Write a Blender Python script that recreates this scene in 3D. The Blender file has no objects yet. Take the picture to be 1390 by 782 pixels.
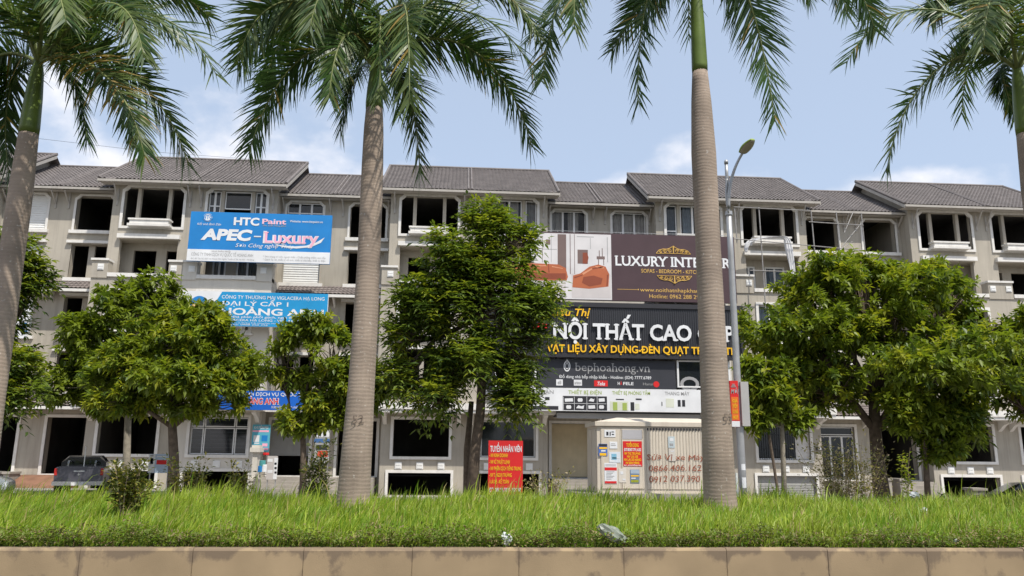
import bpy, math, random
import numpy as np
from mathutils import Vector, Matrix, noise

random.seed(7); RNG = np.random.default_rng(7)
scene = bpy.context.scene
COL = scene.collection
rad = math.radians

# ------------------------------------------------------------------ camera
F, PIT, YAW, ROL = 1050.0, rad(12.0), rad(-3.9), rad(0.55)
CAM = Vector((0, 0, 2.6))
RM = Matrix.Rotation(YAW, 3, 'Z') @ Matrix.Rotation(math.pi/2 + PIT, 3, 'X') @ Matrix.Rotation(ROL, 3, 'Z')
cd = bpy.data.cameras.new('camera'); cam = bpy.data.objects.new('camera', cd); COL.objects.link(cam)
cd.sensor_width = 36; cd.lens = 36*F/1390; cd.clip_end = 3000; cd.clip_start = 0.1
cam.location = CAM; cam.rotation_euler = RM.to_euler()
scene.camera = cam
def at(u, v, Y):
    d = RM @ Vector(((u-695)/F, -(v-391)/F, -1)); return CAM + d*((Y-CAM.y)/d.y)

# ------------------------------------------------------------------ light, sky, exposure
SUN_EL, SUN_AZ = rad(60), rad(145)
w = bpy.data.worlds.new('World'); scene.world = w; w.use_nodes = True
nt = w.node_tree; N = nt.nodes; L = nt.links
for n in list(N): N.remove(n)
out = N.new('ShaderNodeOutputWorld'); bg = N.new('ShaderNodeBackground'); sky = N.new('ShaderNodeTexSky')
sky.sky_type = 'NISHITA'; sky.sun_disc = False; sky.sun_elevation = SUN_EL; sky.sun_rotation = SUN_AZ
sky.air_density = 1.0; sky.dust_density = 2.2; sky.ozone_density = 2.0; sky.altitude = 0
bg.inputs['Strength'].default_value = 0.135
# fair-weather cumulus low over the roofs: noise in the direction of view from the ground
tc = N.new('ShaderNodeTexCoord'); mp = N.new('ShaderNodeMapping'); mp.inputs['Scale'].default_value = (1.0, 1.0, 1.5)
mp.inputs['Location'].default_value = (0.37, 0.1, 0.0)
ns = N.new('ShaderNodeTexNoise'); ns.inputs['Scale'].default_value = 5.2; ns.inputs['Detail'].default_value = 7; ns.inputs['Roughness'].default_value = 0.52
sp = N.new('ShaderNodeSeparateXYZ')
L.new(tc.outputs['Generated'], mp.inputs['Vector']); L.new(mp.outputs['Vector'], ns.inputs['Vector']); L.new(tc.outputs['Generated'], sp.inputs[0])
low = N.new('ShaderNodeMapRange'); low.inputs['From Min'].default_value = 0.31; low.inputs['From Max'].default_value = 0.47
low.inputs['To Min'].default_value = 0.16; low.inputs['To Max'].default_value = -0.30
L.new(sp.outputs['Z'], low.inputs['Value'])
lx = N.new('ShaderNodeMapRange'); lx.inputs['From Min'].default_value = -0.1; lx.inputs['From Max'].default_value = 0.45
lx.inputs['To Min'].default_value = 0.105; lx.inputs['To Max'].default_value = -0.1
L.new(sp.outputs['X'], lx.inputs['Value'])
a1 = N.new('ShaderNodeMath'); a1.operation = 'ADD'; L.new(ns.outputs['Fac'], a1.inputs[0]); L.new(low.outputs[0], a1.inputs[1])
a2 = N.new('ShaderNodeMath'); a2.operation = 'ADD'; L.new(a1.outputs[0], a2.inputs[0]); L.new(lx.outputs[0], a2.inputs[1])
cr = N.new('ShaderNodeMapRange'); cr.inputs['From Min'].default_value = 0.57; cr.inputs['From Max'].default_value = 0.78; cr.interpolation_type = 'SMOOTHSTEP'
L.new(a2.outputs[0], cr.inputs['Value'])
mx = N.new('ShaderNodeMix'); mx.data_type = 'RGBA'; mx.inputs['B'].default_value = (5.7, 5.6, 5.75, 1)
hz = N.new('ShaderNodeMix'); hz.data_type = 'RGBA'; hz.inputs['Factor'].default_value = 0.62; hz.inputs['B'].default_value = (3.3, 3.85, 4.7, 1)
L.new(sky.outputs[0], hz.inputs['A']); L.new(hz.outputs['Result'], mx.inputs['A'])
L.new(cr.outputs[0], mx.inputs['Factor']); L.new(mx.outputs['Result'], bg.inputs['Color'])
L.new(bg.outputs[0], out.inputs[0])
sd = bpy.data.lights.new('sun', 'SUN'); sd.energy = 3.5; sd.angle = rad(0.55); sd.color = (1.0, 0.945, 0.86)
so = bpy.data.objects.new('sun', sd); COL.objects.link(so)
S = Vector((math.sin(SUN_AZ)*math.cos(SUN_EL), math.cos(SUN_AZ)*math.cos(SUN_EL), math.sin(SUN_EL)))
so.rotation_euler = S.to_track_quat('Z', 'Y').to_euler(); so.location = (20, -20, 40)
vs = scene.view_settings; vs.view_transform = 'Standard'; vs.look = 'None'; vs.gamma = 1; vs.use_curve_mapping = False
vs.exposure = 0.55
scene.cycles.max_bounces = 6; scene.cycles.transparent_max_bounces = 12

# ------------------------------------------------------------------ materials
def mat(name, col, rough=0.75, var=0.12, scale=2.0, bump=0.0, bscale=40, metal=0.0, spec=0.3, streak=0.0, stain=None):
    m = bpy.data.materials.new(name); m.use_nodes = True
    n = m.node_tree.nodes; l = m.node_tree.links; p = n['Principled BSDF']
    p.inputs['Roughness'].default_value = rough; p.inputs['Metallic'].default_value = metal
    p.inputs['Specular IOR Level'].default_value = spec
    t = n.new('ShaderNodeTexCoord'); q = n.new('ShaderNodeTexNoise'); q.inputs['Scale'].default_value = scale; q.inputs['Detail'].default_value = 6
    l.new(t.outputs['Object'], q.inputs['Vector'])
    r = n.new('ShaderNodeValToRGB'); r.color_ramp.elements[0].position = 0.3; r.color_ramp.elements[1].position = 0.7
    r.color_ramp.elements[0].color = [c*(1-var) for c in col]+[1]; r.color_ramp.elements[1].color = [min(1, c*(1+var)) for c in col]+[1]
    l.new(q.outputs['Fac'], r.inputs['Fac']); last = r.outputs['Color']
    if streak:
        g = n.new('ShaderNodeMapping'); g.inputs['Scale'].default_value = (2.6, 2.6, 0.16); l.new(t.outputs['Object'], g.inputs['Vector'])
        k = n.new('ShaderNodeTexNoise'); k.inputs['Scale'].default_value = 1.3; k.inputs['Detail'].default_value = 8; k.inputs['Roughness'].default_value = .65
        l.new(g.outputs['Vector'], k.inputs['Vector'])
        h = n.new('ShaderNodeMapRange'); h.inputs['From Min'].default_value = 0.5; h.inputs['From Max'].default_value = 0.75
        h.inputs['To Max'].default_value = streak; l.new(k.outputs['Fac'], h.inputs['Value'])
        x = n.new('ShaderNodeMix'); x.data_type = 'RGBA'; x.inputs['B'].default_value = list(stain or [c*0.45 for c in col])+[1]
        l.new(h.outputs[0], x.inputs['Factor']); l.new(last, x.inputs['A']); last = x.outputs['Result']
    l.new(last, p.inputs['Base Color'])
    if bump:
        b = n.new('ShaderNodeBump'); b.inputs['Strength'].default_value = bump; b.inputs['Distance'].default_value = 0.02
        k = n.new('ShaderNodeTexNoise'); k.inputs['Scale'].default_value = bscale; k.inputs['Detail'].default_value = 4
        l.new(t.outputs['Object'], k.inputs['Vector']); l.new(k.outputs['Fac'], b.inputs['Height']); l.new(b.outputs[0], p.inputs['Normal'])
    return m
def leafmat(name, col, trans=0.35, rough=0.45, var=0.25):
    m = bpy.data.materials.new(name); m.use_nodes = True
    n = m.node_tree.nodes; l = m.node_tree.links; p = n['Principled BSDF']; o = n['Material Output']
    p.inputs['Roughness'].default_value = rough; p.inputs['Specular IOR Level'].default_value = 0.35
    t = n.new('ShaderNodeTexCoord'); q = n.new('ShaderNodeTexNoise'); q.inputs['Scale'].default_value = 1.7; q.inputs['Detail'].default_value = 5
    l.new(t.outputs['Object'], q.inputs['Vector'])
    r = n.new('ShaderNodeValToRGB'); r.color_ramp.elements[0].position = 0.3; r.color_ramp.elements[1].position = 0.7
    r.color_ramp.elements[0].color = [c*(1-var) for c in col]+[1]; r.color_ramp.elements[1].color = [c*(1+var) for c in col]+[1]
    l.new(q.outputs['Fac'], r.inputs['Fac']); l.new(r.outputs['Color'], p.inputs['Base Color'])
    tr = n.new('ShaderNodeBsdfTranslucent'); g = n.new('ShaderNodeMix'); g.data_type = 'RGBA'; g.blend_type = 'MULTIPLY'; g.inputs['Factor'].default_value = 1
    g.inputs['B'].default_value = (1.25, 1.3, 0.6, 1); l.new(r.outputs['Color'], g.inputs['A']); l.new(g.outputs['Result'], tr.inputs['Color'])
    s = n.new('ShaderNodeMixShader'); s.inputs[0].default_value = trans
    l.new(p.outputs[0], s.inputs[1]); l.new(tr.outputs[0], s.inputs[2]); l.new(s.outputs[0], o.inputs['Surface'])
    return m
def glassmat(name, tint, opacity):
    m = bpy.data.materials.new(name); m.use_nodes = True
    n = m.node_tree.nodes; l = m.node_tree.links; p = n['Principled BSDF']; o = n['Material Output']
    p.inputs['Base Color'].default_value = list(tint)+[1]; p.inputs['Roughness'].default_value = 0.06; p.inputs['Specular IOR Level'].default_value = 0.6
    q = n.new('ShaderNodeTexNoise'); q.inputs['Scale'].default_value = 0.8
    b = n.new('ShaderNodeBump'); b.inputs['Strength'].default_value = 0.04; l.new(q.outputs['Fac'], b.inputs['Height']); l.new(b.outputs[0], p.inputs['Normal'])
    t = n.new('ShaderNodeBsdfTransparent'); s = n.new('ShaderNodeMixShader'); s.inputs[0].default_value = opacity
    l.new(t.outputs[0], s.inputs[1]); l.new(p.outputs[0], s.inputs[2]); l.new(s.outputs[0], o.inputs['Surface'])
    return m

WALL = mat('greige render', (0.40, 0.365, 0.305), 0.9, 0.10, 0.6, 0.25, 60, streak=0.5, stain=(.20, .18, .15))
WALL2 = mat('cream render', (0.60, 0.565, 0.50), 0.9, 0.06, 0.7, 0.2, 60, streak=0.2)
FASC = mat('beige grey fascia', (0.40, 0.375, 0.34), 0.85, 0.08, 2.5, 0.15, 50, streak=0.25)
TRIM = mat('off white trim', (0.70, 0.68, 0.64), 0.8, 0.08, 2.5, 0.15, 50, streak=0.25)
TILE = mat('grey roof tile', (0.165, 0.147, 0.14), 0.7, 0.18, 1.6, 0.2, 30, streak=0.15)
PENT = mat('weathered pent tile', (0.17, 0.145, 0.135), 0.75, 0.25, 2.0, 0.25, 30, streak=0.25)
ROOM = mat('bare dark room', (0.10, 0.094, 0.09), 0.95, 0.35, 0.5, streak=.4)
WHITE = mat('white paint', (0.74, 0.74, 0.72), 0.5, 0.05, 3)
ALU = mat('white window metal', (0.72, 0.72, 0.71), 0.4, 0.05, 3)
CURT = mat('pale curtain', (0.60, 0.58, 0.55), 0.9, 0.12, 4)
BCURT = mat('blue grey curtain', (0.28, 0.36, 0.44), 0.9, 0.15, 4)
GLASS = glassmat('clear glass', (0.03, 0.035, 0.04), 0.42)
DGLASS = glassmat('dark glass', (0.018, 0.022, 0.026), 0.86)
SHUT = mat('beige roller shutter', (0.56, 0.47, 0.31), 0.6, 0.08, 2, streak=0.2)
GSHUT = mat('grey roller shutter', (0.30, 0.295, 0.28), 0.6, 0.08, 2, streak=0.2)
CONC = mat('concrete', (0.33, 0.30, 0.26), 0.9, 0.15, 1.5, 0.4, 30, streak=0.25)
BROWN = mat('red brown tile paving', (0.20, 0.105, 0.065), 0.8, 0.2, 2, 0.3, 30)
KERB = mat('tan kerb concrete', (0.325, 0.24, 0.142), 0.9, 0.14, 1.3, 0.12, 90, streak=0.0)
ASPH = mat('asphalt', (0.055, 0.054, 0.052), 0.95, 0.25, 1.2, 0.5, 90)
PAVE = mat('paving', (0.26, 0.235, 0.21), 0.9, 0.15, 0.8, 0.3, 40)
SOIL = mat('median soil', (0.075, 0.06, 0.035), 0.95, 0.35, 3, 0.8, 30)
EARTH = mat('dry ground', (0.16, 0.14, 0.10), 0.95, 0.3, 0.05)
BARK = mat('grey brown bark', (0.115, 0.088, 0.065), 0.95, 0.3, 7, 0.8, 25)
PBARK = mat('pale bark', (0.27, 0.24, 0.19), 0.95, 0.2, 7, 0.6, 25)
DARK = mat('black plastic', (0.012, 0.012, 0.013), 0.5, 0.2, 4)
STEEL = mat('galvanised steel', (0.40, 0.40, 0.40), 0.45, 0.12, 3, metal=0.5)
SILVER = mat('silver car paint', (0.45, 0.47, 0.49), 0.25, 0.03, 2, metal=0.6, spec=0.5)
GPAINT = mat('grey car paint', (0.11, 0.11, 0.13), 0.28, 0.03, 2, metal=0.5, spec=0.5)
BPAINT = mat('black car paint', (0.014, 0.014, 0.016), 0.22, 0.1, 2, spec=0.5)
CHROME = mat('chrome', (0.62, 0.62, 0.63), 0.22, 0.05, 2, metal=0.9)
RUBBER = mat('tyre rubber', (0.015, 0.015, 0.015), 0.85, 0.2, 6)
REDL = mat('red lamp plastic', (0.45, 0.02, 0.015), 0.25, 0.05, 2, spec=0.5)
def flat(name, c, rough=0.55, var=0.09): return mat(name, c, rough, var, 0.9, 0.35, 1.3)
BLUE = flat('sign blue', (0.015, 0.20, 0.52)); CYAN = flat('sign cyan', (0.015, 0.27, 0.55)); DBLUE = flat('banner blue', (0.01, 0.11, 0.48))
PAPER = flat('sign white', (0.70, 0.71, 0.72)); PRED = flat('sign red', (0.62, 0.022, 0.022)); PINK = flat('sign pink', (0.85, 0.42, 0.55))
MAROON = flat('board maroon', (0.068, 0.040, 0.046)); GOLD = flat('sign gold', (0.62, 0.39, 0.10)); YELL = flat('sign yellow', (0.83, 0.47, 0.015))
BLK = flat('board charcoal', (0.030, 0.032, 0.038)); BLK2 = flat('panel charcoal', (0.038, 0.040, 0.048)); GREY = flat('print grey', (0.33, 0.33, 0.33))
GRN = flat('print green', (0.33, 0.42, 0.10)); INK = flat('print black', (0.03, 0.03, 0.035)); ORNG = flat('print orange', (0.72, 0.16, 0.025))
LEATH = flat('print leather orange', (0.42, 0.12, 0.05)); LEATH2 = flat('print leather brown', (0.24, 0.06, 0.03)); ROOMW = flat('print room white', (0.62, 0.60, 0.60))
ROOMB = flat('print room brown', (0.17, 0.12, 0.11)); RFLOOR = flat('print floor', (0.55, 0.51, 0.50)); SAND = flat('print sand', (0.75, 0.50, 0.20))
GRAF = flat('red brown spray paint', (0.30, 0.085, 0.045), 0.7, 0.2); CREAM = mat('cabinet cream metal', (0.60, 0.535, 0.44), 0.55, 0.06, 1.2, streak=0.3, stain=(.36, .29, .22))

def kerb_dirt(m):
    n = m.node_tree.nodes; l = m.node_tree.links; p = n['Principled BSDF']; src = p.inputs['Base Color'].links[0].from_socket
    t = n.new('ShaderNodeTexCoord'); sep = n.new('ShaderNodeSeparateXYZ'); l.new(t.outputs['Object'], sep.inputs[0])
    mp = n.new('ShaderNodeMapping'); mp.inputs['Scale'].default_value = (1.0, 1.0, .8); l.new(t.outputs['Object'], mp.inputs['Vector'])
    q = n.new('ShaderNodeTexNoise'); q.inputs['Scale'].default_value = 1.9; q.inputs['Detail'].default_value = 9; q.inputs['Roughness'].default_value = .62; l.new(mp.outputs[0], q.inputs['Vector'])
    e = n.new('ShaderNodeMapRange'); e.inputs['From Min'].default_value = .55; e.inputs['From Max'].default_value = .745; e.inputs['To Min'].default_value = -.10; e.inputs['To Max'].default_value = .12; l.new(sep.outputs['Z'], e.inputs['Value'])
    a = n.new('ShaderNodeMath'); a.operation = 'ADD'; l.new(q.outputs['Fac'], a.inputs[0]); l.new(e.outputs[0], a.inputs[1])
    r = n.new('ShaderNodeMapRange'); r.inputs['From Min'].default_value = .50; r.inputs['From Max'].default_value = .585; r.inputs['To Max'].default_value = .72; l.new(a.outputs[0], r.inputs['Value'])
    # grime around the block joints
    j1 = n.new('ShaderNodeMath'); j1.operation = 'MULTIPLY_ADD'; j1.inputs[1].default_value = 1/1.31; j1.inputs[2].default_value = 4.44/1.31+40.5; l.new(sep.outputs['X'], j1.inputs[0])
    j2 = n.new('ShaderNodeMath'); j2.operation = 'FRACT'; l.new(j1.outputs[0], j2.inputs[0])
    j3 = n.new('ShaderNodeMath'); j3.operation = 'SUBTRACT'; j3.inputs[1].default_value = .5; l.new(j2.outputs[0], j3.inputs[0])
    j4 = n.new('ShaderNodeMath'); j4.operation = 'ABSOLUTE'; l.new(j3.outputs[0], j4.inputs[0])
    j5 = n.new('ShaderNodeMapRange'); j5.inputs['From Min'].default_value = .0; j5.inputs['From Max'].default_value = .055; j5.inputs['To Min'].default_value = .13; j5.inputs['To Max'].default_value = 0; l.new(j4.outputs[0], j5.inputs['Value'])
    a2 = n.new('ShaderNodeMath'); a2.operation = 'ADD'; l.new(a.outputs[0], a2.inputs[0]); l.new(j5.outputs[0], a2.inputs[1]); l.new(a2.outputs[0], r.inputs['Value'])
    x = n.new('ShaderNodeMix'); x.data_type = 'RGBA'; x.inputs['B'].default_value = (.145, .108, .078, 1); l.new(r.outputs[0], x.inputs['Factor']); l.new(src, x.inputs['A']); l.new(x.outputs['Result'], p.inputs['Base Color'])
kerb_dirt(KERB)

# ------------------------------------------------------------------ helpers
ORG = {}
def tag(o, label=None, cat=None, group=None, kind=None):
    if label: o['label'] = label
    if cat: o['category'] = cat
    if group: o['group'] = group
    if kind: o['kind'] = kind
    return o
def thing(name, label, cat, loc=(0, 0, 0), group=None):
    o = bpy.data.objects.new(name, None); COL.objects.link(o); o.location = loc; o.empty_display_size = 0.3
    ORG[o] = Vector(loc); return tag(o, label, cat, group)
def link(name, me, parent=None, base=None):
    o = bpy.data.objects.new(name, me); COL.objects.link(o)
    org = ORG[parent] if parent is not None else Vector(base or (0, 0, 0))
    ORG[o] = org
    if org.length: me.transform(Matrix.Translation(-org))
    if parent is not None: o.parent = parent
    else: o.location = org
    return o
class MB:
    def __init__(s): s.v = []; s.f = []; s.m = []
    def add(s, vs, fs, mi=0):
        n = len(s.v); s.v += [tuple(p) for p in vs]; s.f += [tuple(i+n for i in f) for f in fs]; s.m += [mi]*len(fs)
    def box(s, x0, x1, y0, y1, z0, z1, mi=0):
        if x0 > x1: x0, x1 = x1, x0
        if y0 > y1: y0, y1 = y1, y0
        if z0 > z1: z0, z1 = z1, z0
        s.add([(x0,y0,z0),(x1,y0,z0),(x1,y1,z0),(x0,y1,z0),(x0,y0,z1),(x1,y0,z1),(x1,y1,z1),(x0,y1,z1)],
              [(0,3,2,1),(4,5,6,7),(0,1,5,4),(1,2,6,5),(2,3,7,6),(3,0,4,7)], mi)
    def quad(s, a, b, c, d, mi=0): s.add([a, b, c, d], [(0, 1, 2, 3)], mi)
    def prism(s, poly, y0, y1, mi=0):               # poly of (x, z), extruded along y
        n = len(poly); s.add([(x, y0, z) for x, z in poly]+[(x, y1, z) for x, z in poly],
            [tuple(range(n)), tuple(range(2*n-1, n-1, -1))]+[(i, (i+1) % n, (i+1) % n+n, i+n) for i in range(n)], mi)
    def prismx(s, poly, x0, x1, mi=0):              # poly of (y, z), extruded along x
        n = len(poly); s.add([(x0, y, z) for y, z in poly]+[(x1, y, z) for y, z in poly],
            [tuple(range(n)), tuple(range(2*n-1, n-1, -1))]+[(i, (i+1) % n, (i+1) % n+n, i+n) for i in range(n)], mi)
    def ring(s, outer, inner, y0, y1, mi=0):        # flat ring between two (x, z) loops
        n = len(outer); v = []
        for y in (y0, y1): v += [(x, y, z) for x, z in outer]+[(x, y, z) for x, z in inner]
        f = []
        for i in range(n):
            j = (i+1) % n
            f += [(i, j, n+j, n+i), (2*n+i, 3*n+i, 3*n+j, 2*n+j), (i, 2*n+i, 2*n+j, j), (n+i, n+j, 3*n+j, 3*n+i)]
        s.add(v, f, mi)
    def tube(s, pts, rads, n=8, mi=0):
        pts = [Vector(p) for p in pts]; base = len(s.v); k = len(pts)
        if not hasattr(rads, '__len__'): rads = [rads]*k
        ref = None
        for i, p in enumerate(pts):
            t = (pts[min(i+1, k-1)]-pts[max(i-1, 0)]).normalized()
            if ref is None: ref = t.orthogonal().normalized()
            ref = (ref-t*ref.dot(t)); ref = ref.normalized() if ref.length > 1e-5 else t.orthogonal().normalized()
            b = t.cross(ref)
            for j in range(n):
                a = 2*math.pi*j/n; s.v.append(tuple(p+(ref*math.cos(a)+b*math.sin(a))*rads[i]))
        fs = [(base+i*n+j, base+i*n+(j+1) % n, base+(i+1)*n+(j+1) % n, base+(i+1)*n+j) for i in range(k-1) for j in range(n)]
        fs += [tuple(base+j for j in range(n-1, -1, -1)), tuple(base+(k-1)*n+j for j in range(n))]
        s.f += fs; s.m += [mi]*len(fs)
    def lathe(s, prof, c, axis='z', n=16, mi=0):     # prof of (r, h)
        base = len(s.v); k = len(prof)
        for r, h in prof:
            for j in range(n):
                a = 2*math.pi*j/n; p, q = r*math.cos(a), r*math.sin(a)
                s.v.append((c[0]+p, c[1]+q, c[2]+h) if axis == 'z' else (c[0]+h, c[1]+p, c[2]+q) if axis == 'x' else (c[0]+p, c[1]+h, c[2]+q))
        fs = [(base+i*n+j, base+i*n+(j+1) % n, base+(i+1)*n+(j+1) % n, base+(i+1)*n+j) for i in range(k-1) for j in range(n)]
        fs += [tuple(base+j for j in range(n-1, -1, -1)), tuple(base+(k-1)*n+j for j in range(n))]
        s.f += fs; s.m += [mi]*len(fs)
    def build(s, name, mats, parent=None, base=None, smooth=False):
        me = bpy.data.meshes.new(name); me.from_pydata(s.v, [], s.f)
        if not isinstance(mats, (list, tuple)): mats = [mats]
        for m in mats: me.materials.append(m)
        if any(s.m): me.polygons.foreach_set('material_index', s.m)
        if smooth: me.polygons.foreach_set('use_smooth', [True]*len(s.f))
        return link(name, me, parent, base)
def np_mesh(name, V, Fc, mi, mats, parent=None, base=None, smooth=False):
    V = np.asarray(V, dtype=np.float32).reshape(-1, 3); Fc = np.asarray(Fc, dtype=np.int32); k = Fc.shape[1]; m = Fc.shape[0]
    me = bpy.data.meshes.new(name); me.vertices.add(len(V)); me.vertices.foreach_set('co', V.ravel())
    me.loops.add(m*k); me.loops.foreach_set('vertex_index', Fc.ravel())
    me.polygons.add(m); me.polygons.foreach_set('loop_start', np.arange(0, m*k, k, dtype=np.int32))
    for q in mats: me.materials.append(q)
    me.polygons.foreach_set('material_index', np.asarray(mi, dtype=np.int32))
    if smooth: me.polygons.foreach_set('use_smooth', np.ones(m, dtype=bool))
    me.update(calc_edges=True); me.validate()
    return link(name, me, parent, base)

# ---- lettering
def raw_text(body, bold=0.0, res=3):
    c = bpy.data.curves.new('t', 'FONT'); c.body = body; c.resolution_u = res; c.offset = bold; c.size = 1
    o = bpy.data.objects.new('t', c); COL.objects.link(o)
    bpy.context.view_layer.update()
    me = bpy.data.meshes.new_from_object(o.evaluated_get(bpy.context.evaluated_depsgraph_get()))
    v = [(p.co.x, p.co.y) for p in me.vertices]; f = [tuple(p.vertices) for p in me.polygons]
    cnt = {}
    for p in me.polygons:
        for e in p.edge_keys: cnt[e] = cnt.get(e, 0)+1
    edges = [e for e, q in cnt.items() if q == 1]
    bpy.data.objects.remove(o); bpy.data.curves.remove(c); bpy.data.meshes.remove(me)
    return v, f, edges
CAPH = max(p[1] for p in raw_text('H')[0])
def lettering(mb, body, x0, x1, z, cap, Y, mi=0, bold=0.0, shear=0.0, serif=False, squash=True, jitter=0.0, warp=None):
    """writes body facing -y, between x0 and x1, base line z, capital height cap"""
    v, f, ed = raw_text(body.replace('Đ', 'D'), bold)
    if not v: return
    if 'Đ' in body:                                  # the crossbar of the Vietnamese letter is added to a plain D
        dw = [p[0] for p in raw_text('D', bold)[0]]; dl = max(dw)-min(dw)
        for i_, ch in enumerate(body):
            if ch == 'Đ':
                r = max(p[0] for p in raw_text(body[:i_].replace('Đ', 'D')+'D', bold)[0])-dl
                n = len(v); hh = CAPH*.5; th = .04+bold
                v += [(r-.10, hh-th), (r+dl*.48, hh-th), (r+dl*.48, hh+th), (r-.10, hh+th)]; f.append((n, n+1, n+2, n+3))
    if serif:
        h = CAPH; add = []
        for a, b in ed:
            (xa, ya), (xb, yb) = v[a], v[b]
            if abs(ya-yb) < 0.004 and 0.05 < abs(xa-xb) < 0.26 and (abs(ya) < 0.03 or abs(ya-h) < 0.03):
                l, r = min(xa, xb)-0.055, max(xa, xb)+0.055
                add.append((l, r, -0.008, 0.055) if abs(ya) < 0.03 else (l, r, h-0.055, h+0.008))
        for l, r, b, t in add:
            n = len(v); v += [(l, b), (r, b), (r, t), (l, t)]; f.append((n, n+1, n+2, n+3))
    nb = len(raw_text(body.replace('Đ', 'D'), bold)[0]) if ('Đ' in body or serif) else len(v)
    xs = [p[0] for p in v]; lo, hi = min(xs), max(xs)
    sx = (x1-x0)/(hi-lo) if squash else cap/CAPH; sz = cap/CAPH
    q = []
    for x, y in v:
        X = (x-lo)*sx; Z = y*sz
        if jitter: Z += jitter*noise.noise(Vector((X*3.1, 0.3, body.__len__()*0.7))); X += 0.3*jitter*noise.noise(Vector((X*9, Z*9, 4)))
        q.append((x0+X+shear*Z, z+Z))
    if warp: mb.add([(x, warp(x, zz), zz) for x, zz in q], f, mi)
    else: mb.add([(x, Y if i_ < nb else Y-.003, zz) for i_, (x, zz) in enumerate(q)], f, mi)
def px_text(mb, body, Y, u0, u1, vb, vc, mi=0, vb1=None, **k):
    a = at(u0, vb, Y); b = at(u1, vb if vb1 is None else vb1, Y); c = at(u0, vc, Y)
    lettering(mb, body, a.x, b.x, a.z, c.z-a.z, Y, mi, **k)
def px_rect(mb, Y, u0, v0, u1, v1, mi=0, th=0.006):
    a = at(u0, v0, Y); b = at(u1, v1, Y); c = at(u0, v1, Y); d = at(u1, v0, Y)
    mb.box((a.x+c.x)/2, (b.x+d.x)/2, Y, Y+th, (b.z+c.z)/2, (a.z+d.z)/2, mi)
def px_poly(mb, Y, pts, mi=0, th=0.006):
    q = [at(u, v, Y) for u, v in pts]; mb.prism([(p.x, p.z) for p in q], Y, Y+th, mi)

# ------------------------------------------------------------------ ground, roads, kerbs
def sheet(name, x0, x1, y0, y1, z, m):
    b = MB(); b.quad((x0, y0, z), (x1, y0, z), (x1, y1, z), (x0, y1, z)); return tag(b.build(name, m, None, (0, 0, z)), kind='structure')
sheet('ground', -900, 900, -600, 1500, -0.06, EARTH)
sheet('service_road', -120, 140, 18.4, 24.5, 0.0, ASPH)
b = MB(); b.box(-120, 140, 24.5, 60, -0.06, 0.12); tag(b.build('pavement', PAVE, None, (0, 40, 0)), kind='structure')
b = MB(); b.box(-120, 140, -14, 9.99, -0.06, 0.72); tag(b.build('near_road', ASPH, None, (0, 0, 0)), kind='structure')
b = MB()
b.prismx([(10.16, -0.05), (10.16, 1.425), (10.5, 1.43), (14, 1.44), (17.6, 1.36), (18.2, 1.0), (18.35, -0.05)], -60, 70)
tag(b.build('median_soil', SOIL, None, (0, 14, 0)), kind='structure')
b = MB()                                             # kerb of cast blocks, mortar recessed between them
x = -4.44-1.31*40
while x < 60:
    wv = random.uniform(-.006, .006); t = random.uniform(-.004, .004)
    x0, x1 = x+0.003, x+1.307; z1 = 1.442+wv; y0 = 10.0+t
    pr = [(y0, 0.4), (y0-.004, z1-.03), (y0+.012, z1-.008), (y0+.03, z1), (10.165, z1-.003), (10.165, 0.4)]
    b.prismx(pr, x0, x1); x += 1.31
b.box(-57, 60, 10.012, 10.158, 0.4, 1.425)
tag(b.build('median_kerb', KERB, None, (0, 10, 0.7)), kind='structure')

# ------------------------------------------------------------------ the terrace of townhouses
def wallpanel(b, X, u0, u1, z0, z1, y, ops, dep=0.28, mi=0):
    us = sorted({u0, u1, *[o[0] for o in ops], *[o[1] for o in ops]}); zs = sorted({z0, z1, *[o[2] for o in ops], *[o[3] for o in ops]})
    for i in range(len(us)-1):
        for j in range(len(zs)-1):
            uc, zc = (us[i]+us[i+1])/2, (zs[j]+zs[j+1])/2
            if any(o[0] < uc < o[1] and o[2] < zc < o[3] for o in ops): continue
            b.quad((X(us[i]), y, zs[j]), (X(us[i+1]), y, zs[j]), (X(us[i+1]), y, zs[j+1]), (X(us[i]), y, zs[j+1]), mi)
    for a, c, l, h in ops:
        for p, q in (((a, l), (a, h)), ((c, l), (c, h)), ((a, l), (c, l)), ((a, h), (c, h))):
            b.quad((X(p[0]), y, p[1]), (X(q[0]), y, q[1]), (X(q[0]), y+dep, q[1]), (X(p[0]), y+dep, p[1]), mi)
def tiles(b, x0, x1, lo, hi, pitch=0.24, row=0.32):
    """pan tiles between two x, from the eave line lo=(y,z) to the upper line hi"""
    if x0 > x1: x0, x1 = x1, x0
    n = max(2, int((x1-x0)/pitch*4)); ln = math.hypot(hi[0]-lo[0], hi[1]-lo[1]); r = max(1, int(ln/row))
    dy, dz = (hi[0]-lo[0])/ln, (hi[1]-lo[1])/ln; base = len(b.v)
    for j in range(r):
        jit = random.uniform(-.006, .006)
        for k in (0, 1):
            s = ln*(j+k)/r; lift = 0.045 if k == 0 else 0.012
            for i in range(n+1):
                xx = x0+(x1-x0)*i/n; hgt = lift+0.05*abs(math.sin(math.pi*(xx+jit)/pitch))
                b.v.append((xx, lo[0]+dy*s-dz*hgt, lo[1]+dz*s+dy*hgt))
    for j in range(2*r-1):
        for i in range(n):
            q = base+j*(n+1)+i; b.f.append((q, q+1, q+n+2, q+n+1)); b.m.append(0)
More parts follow.
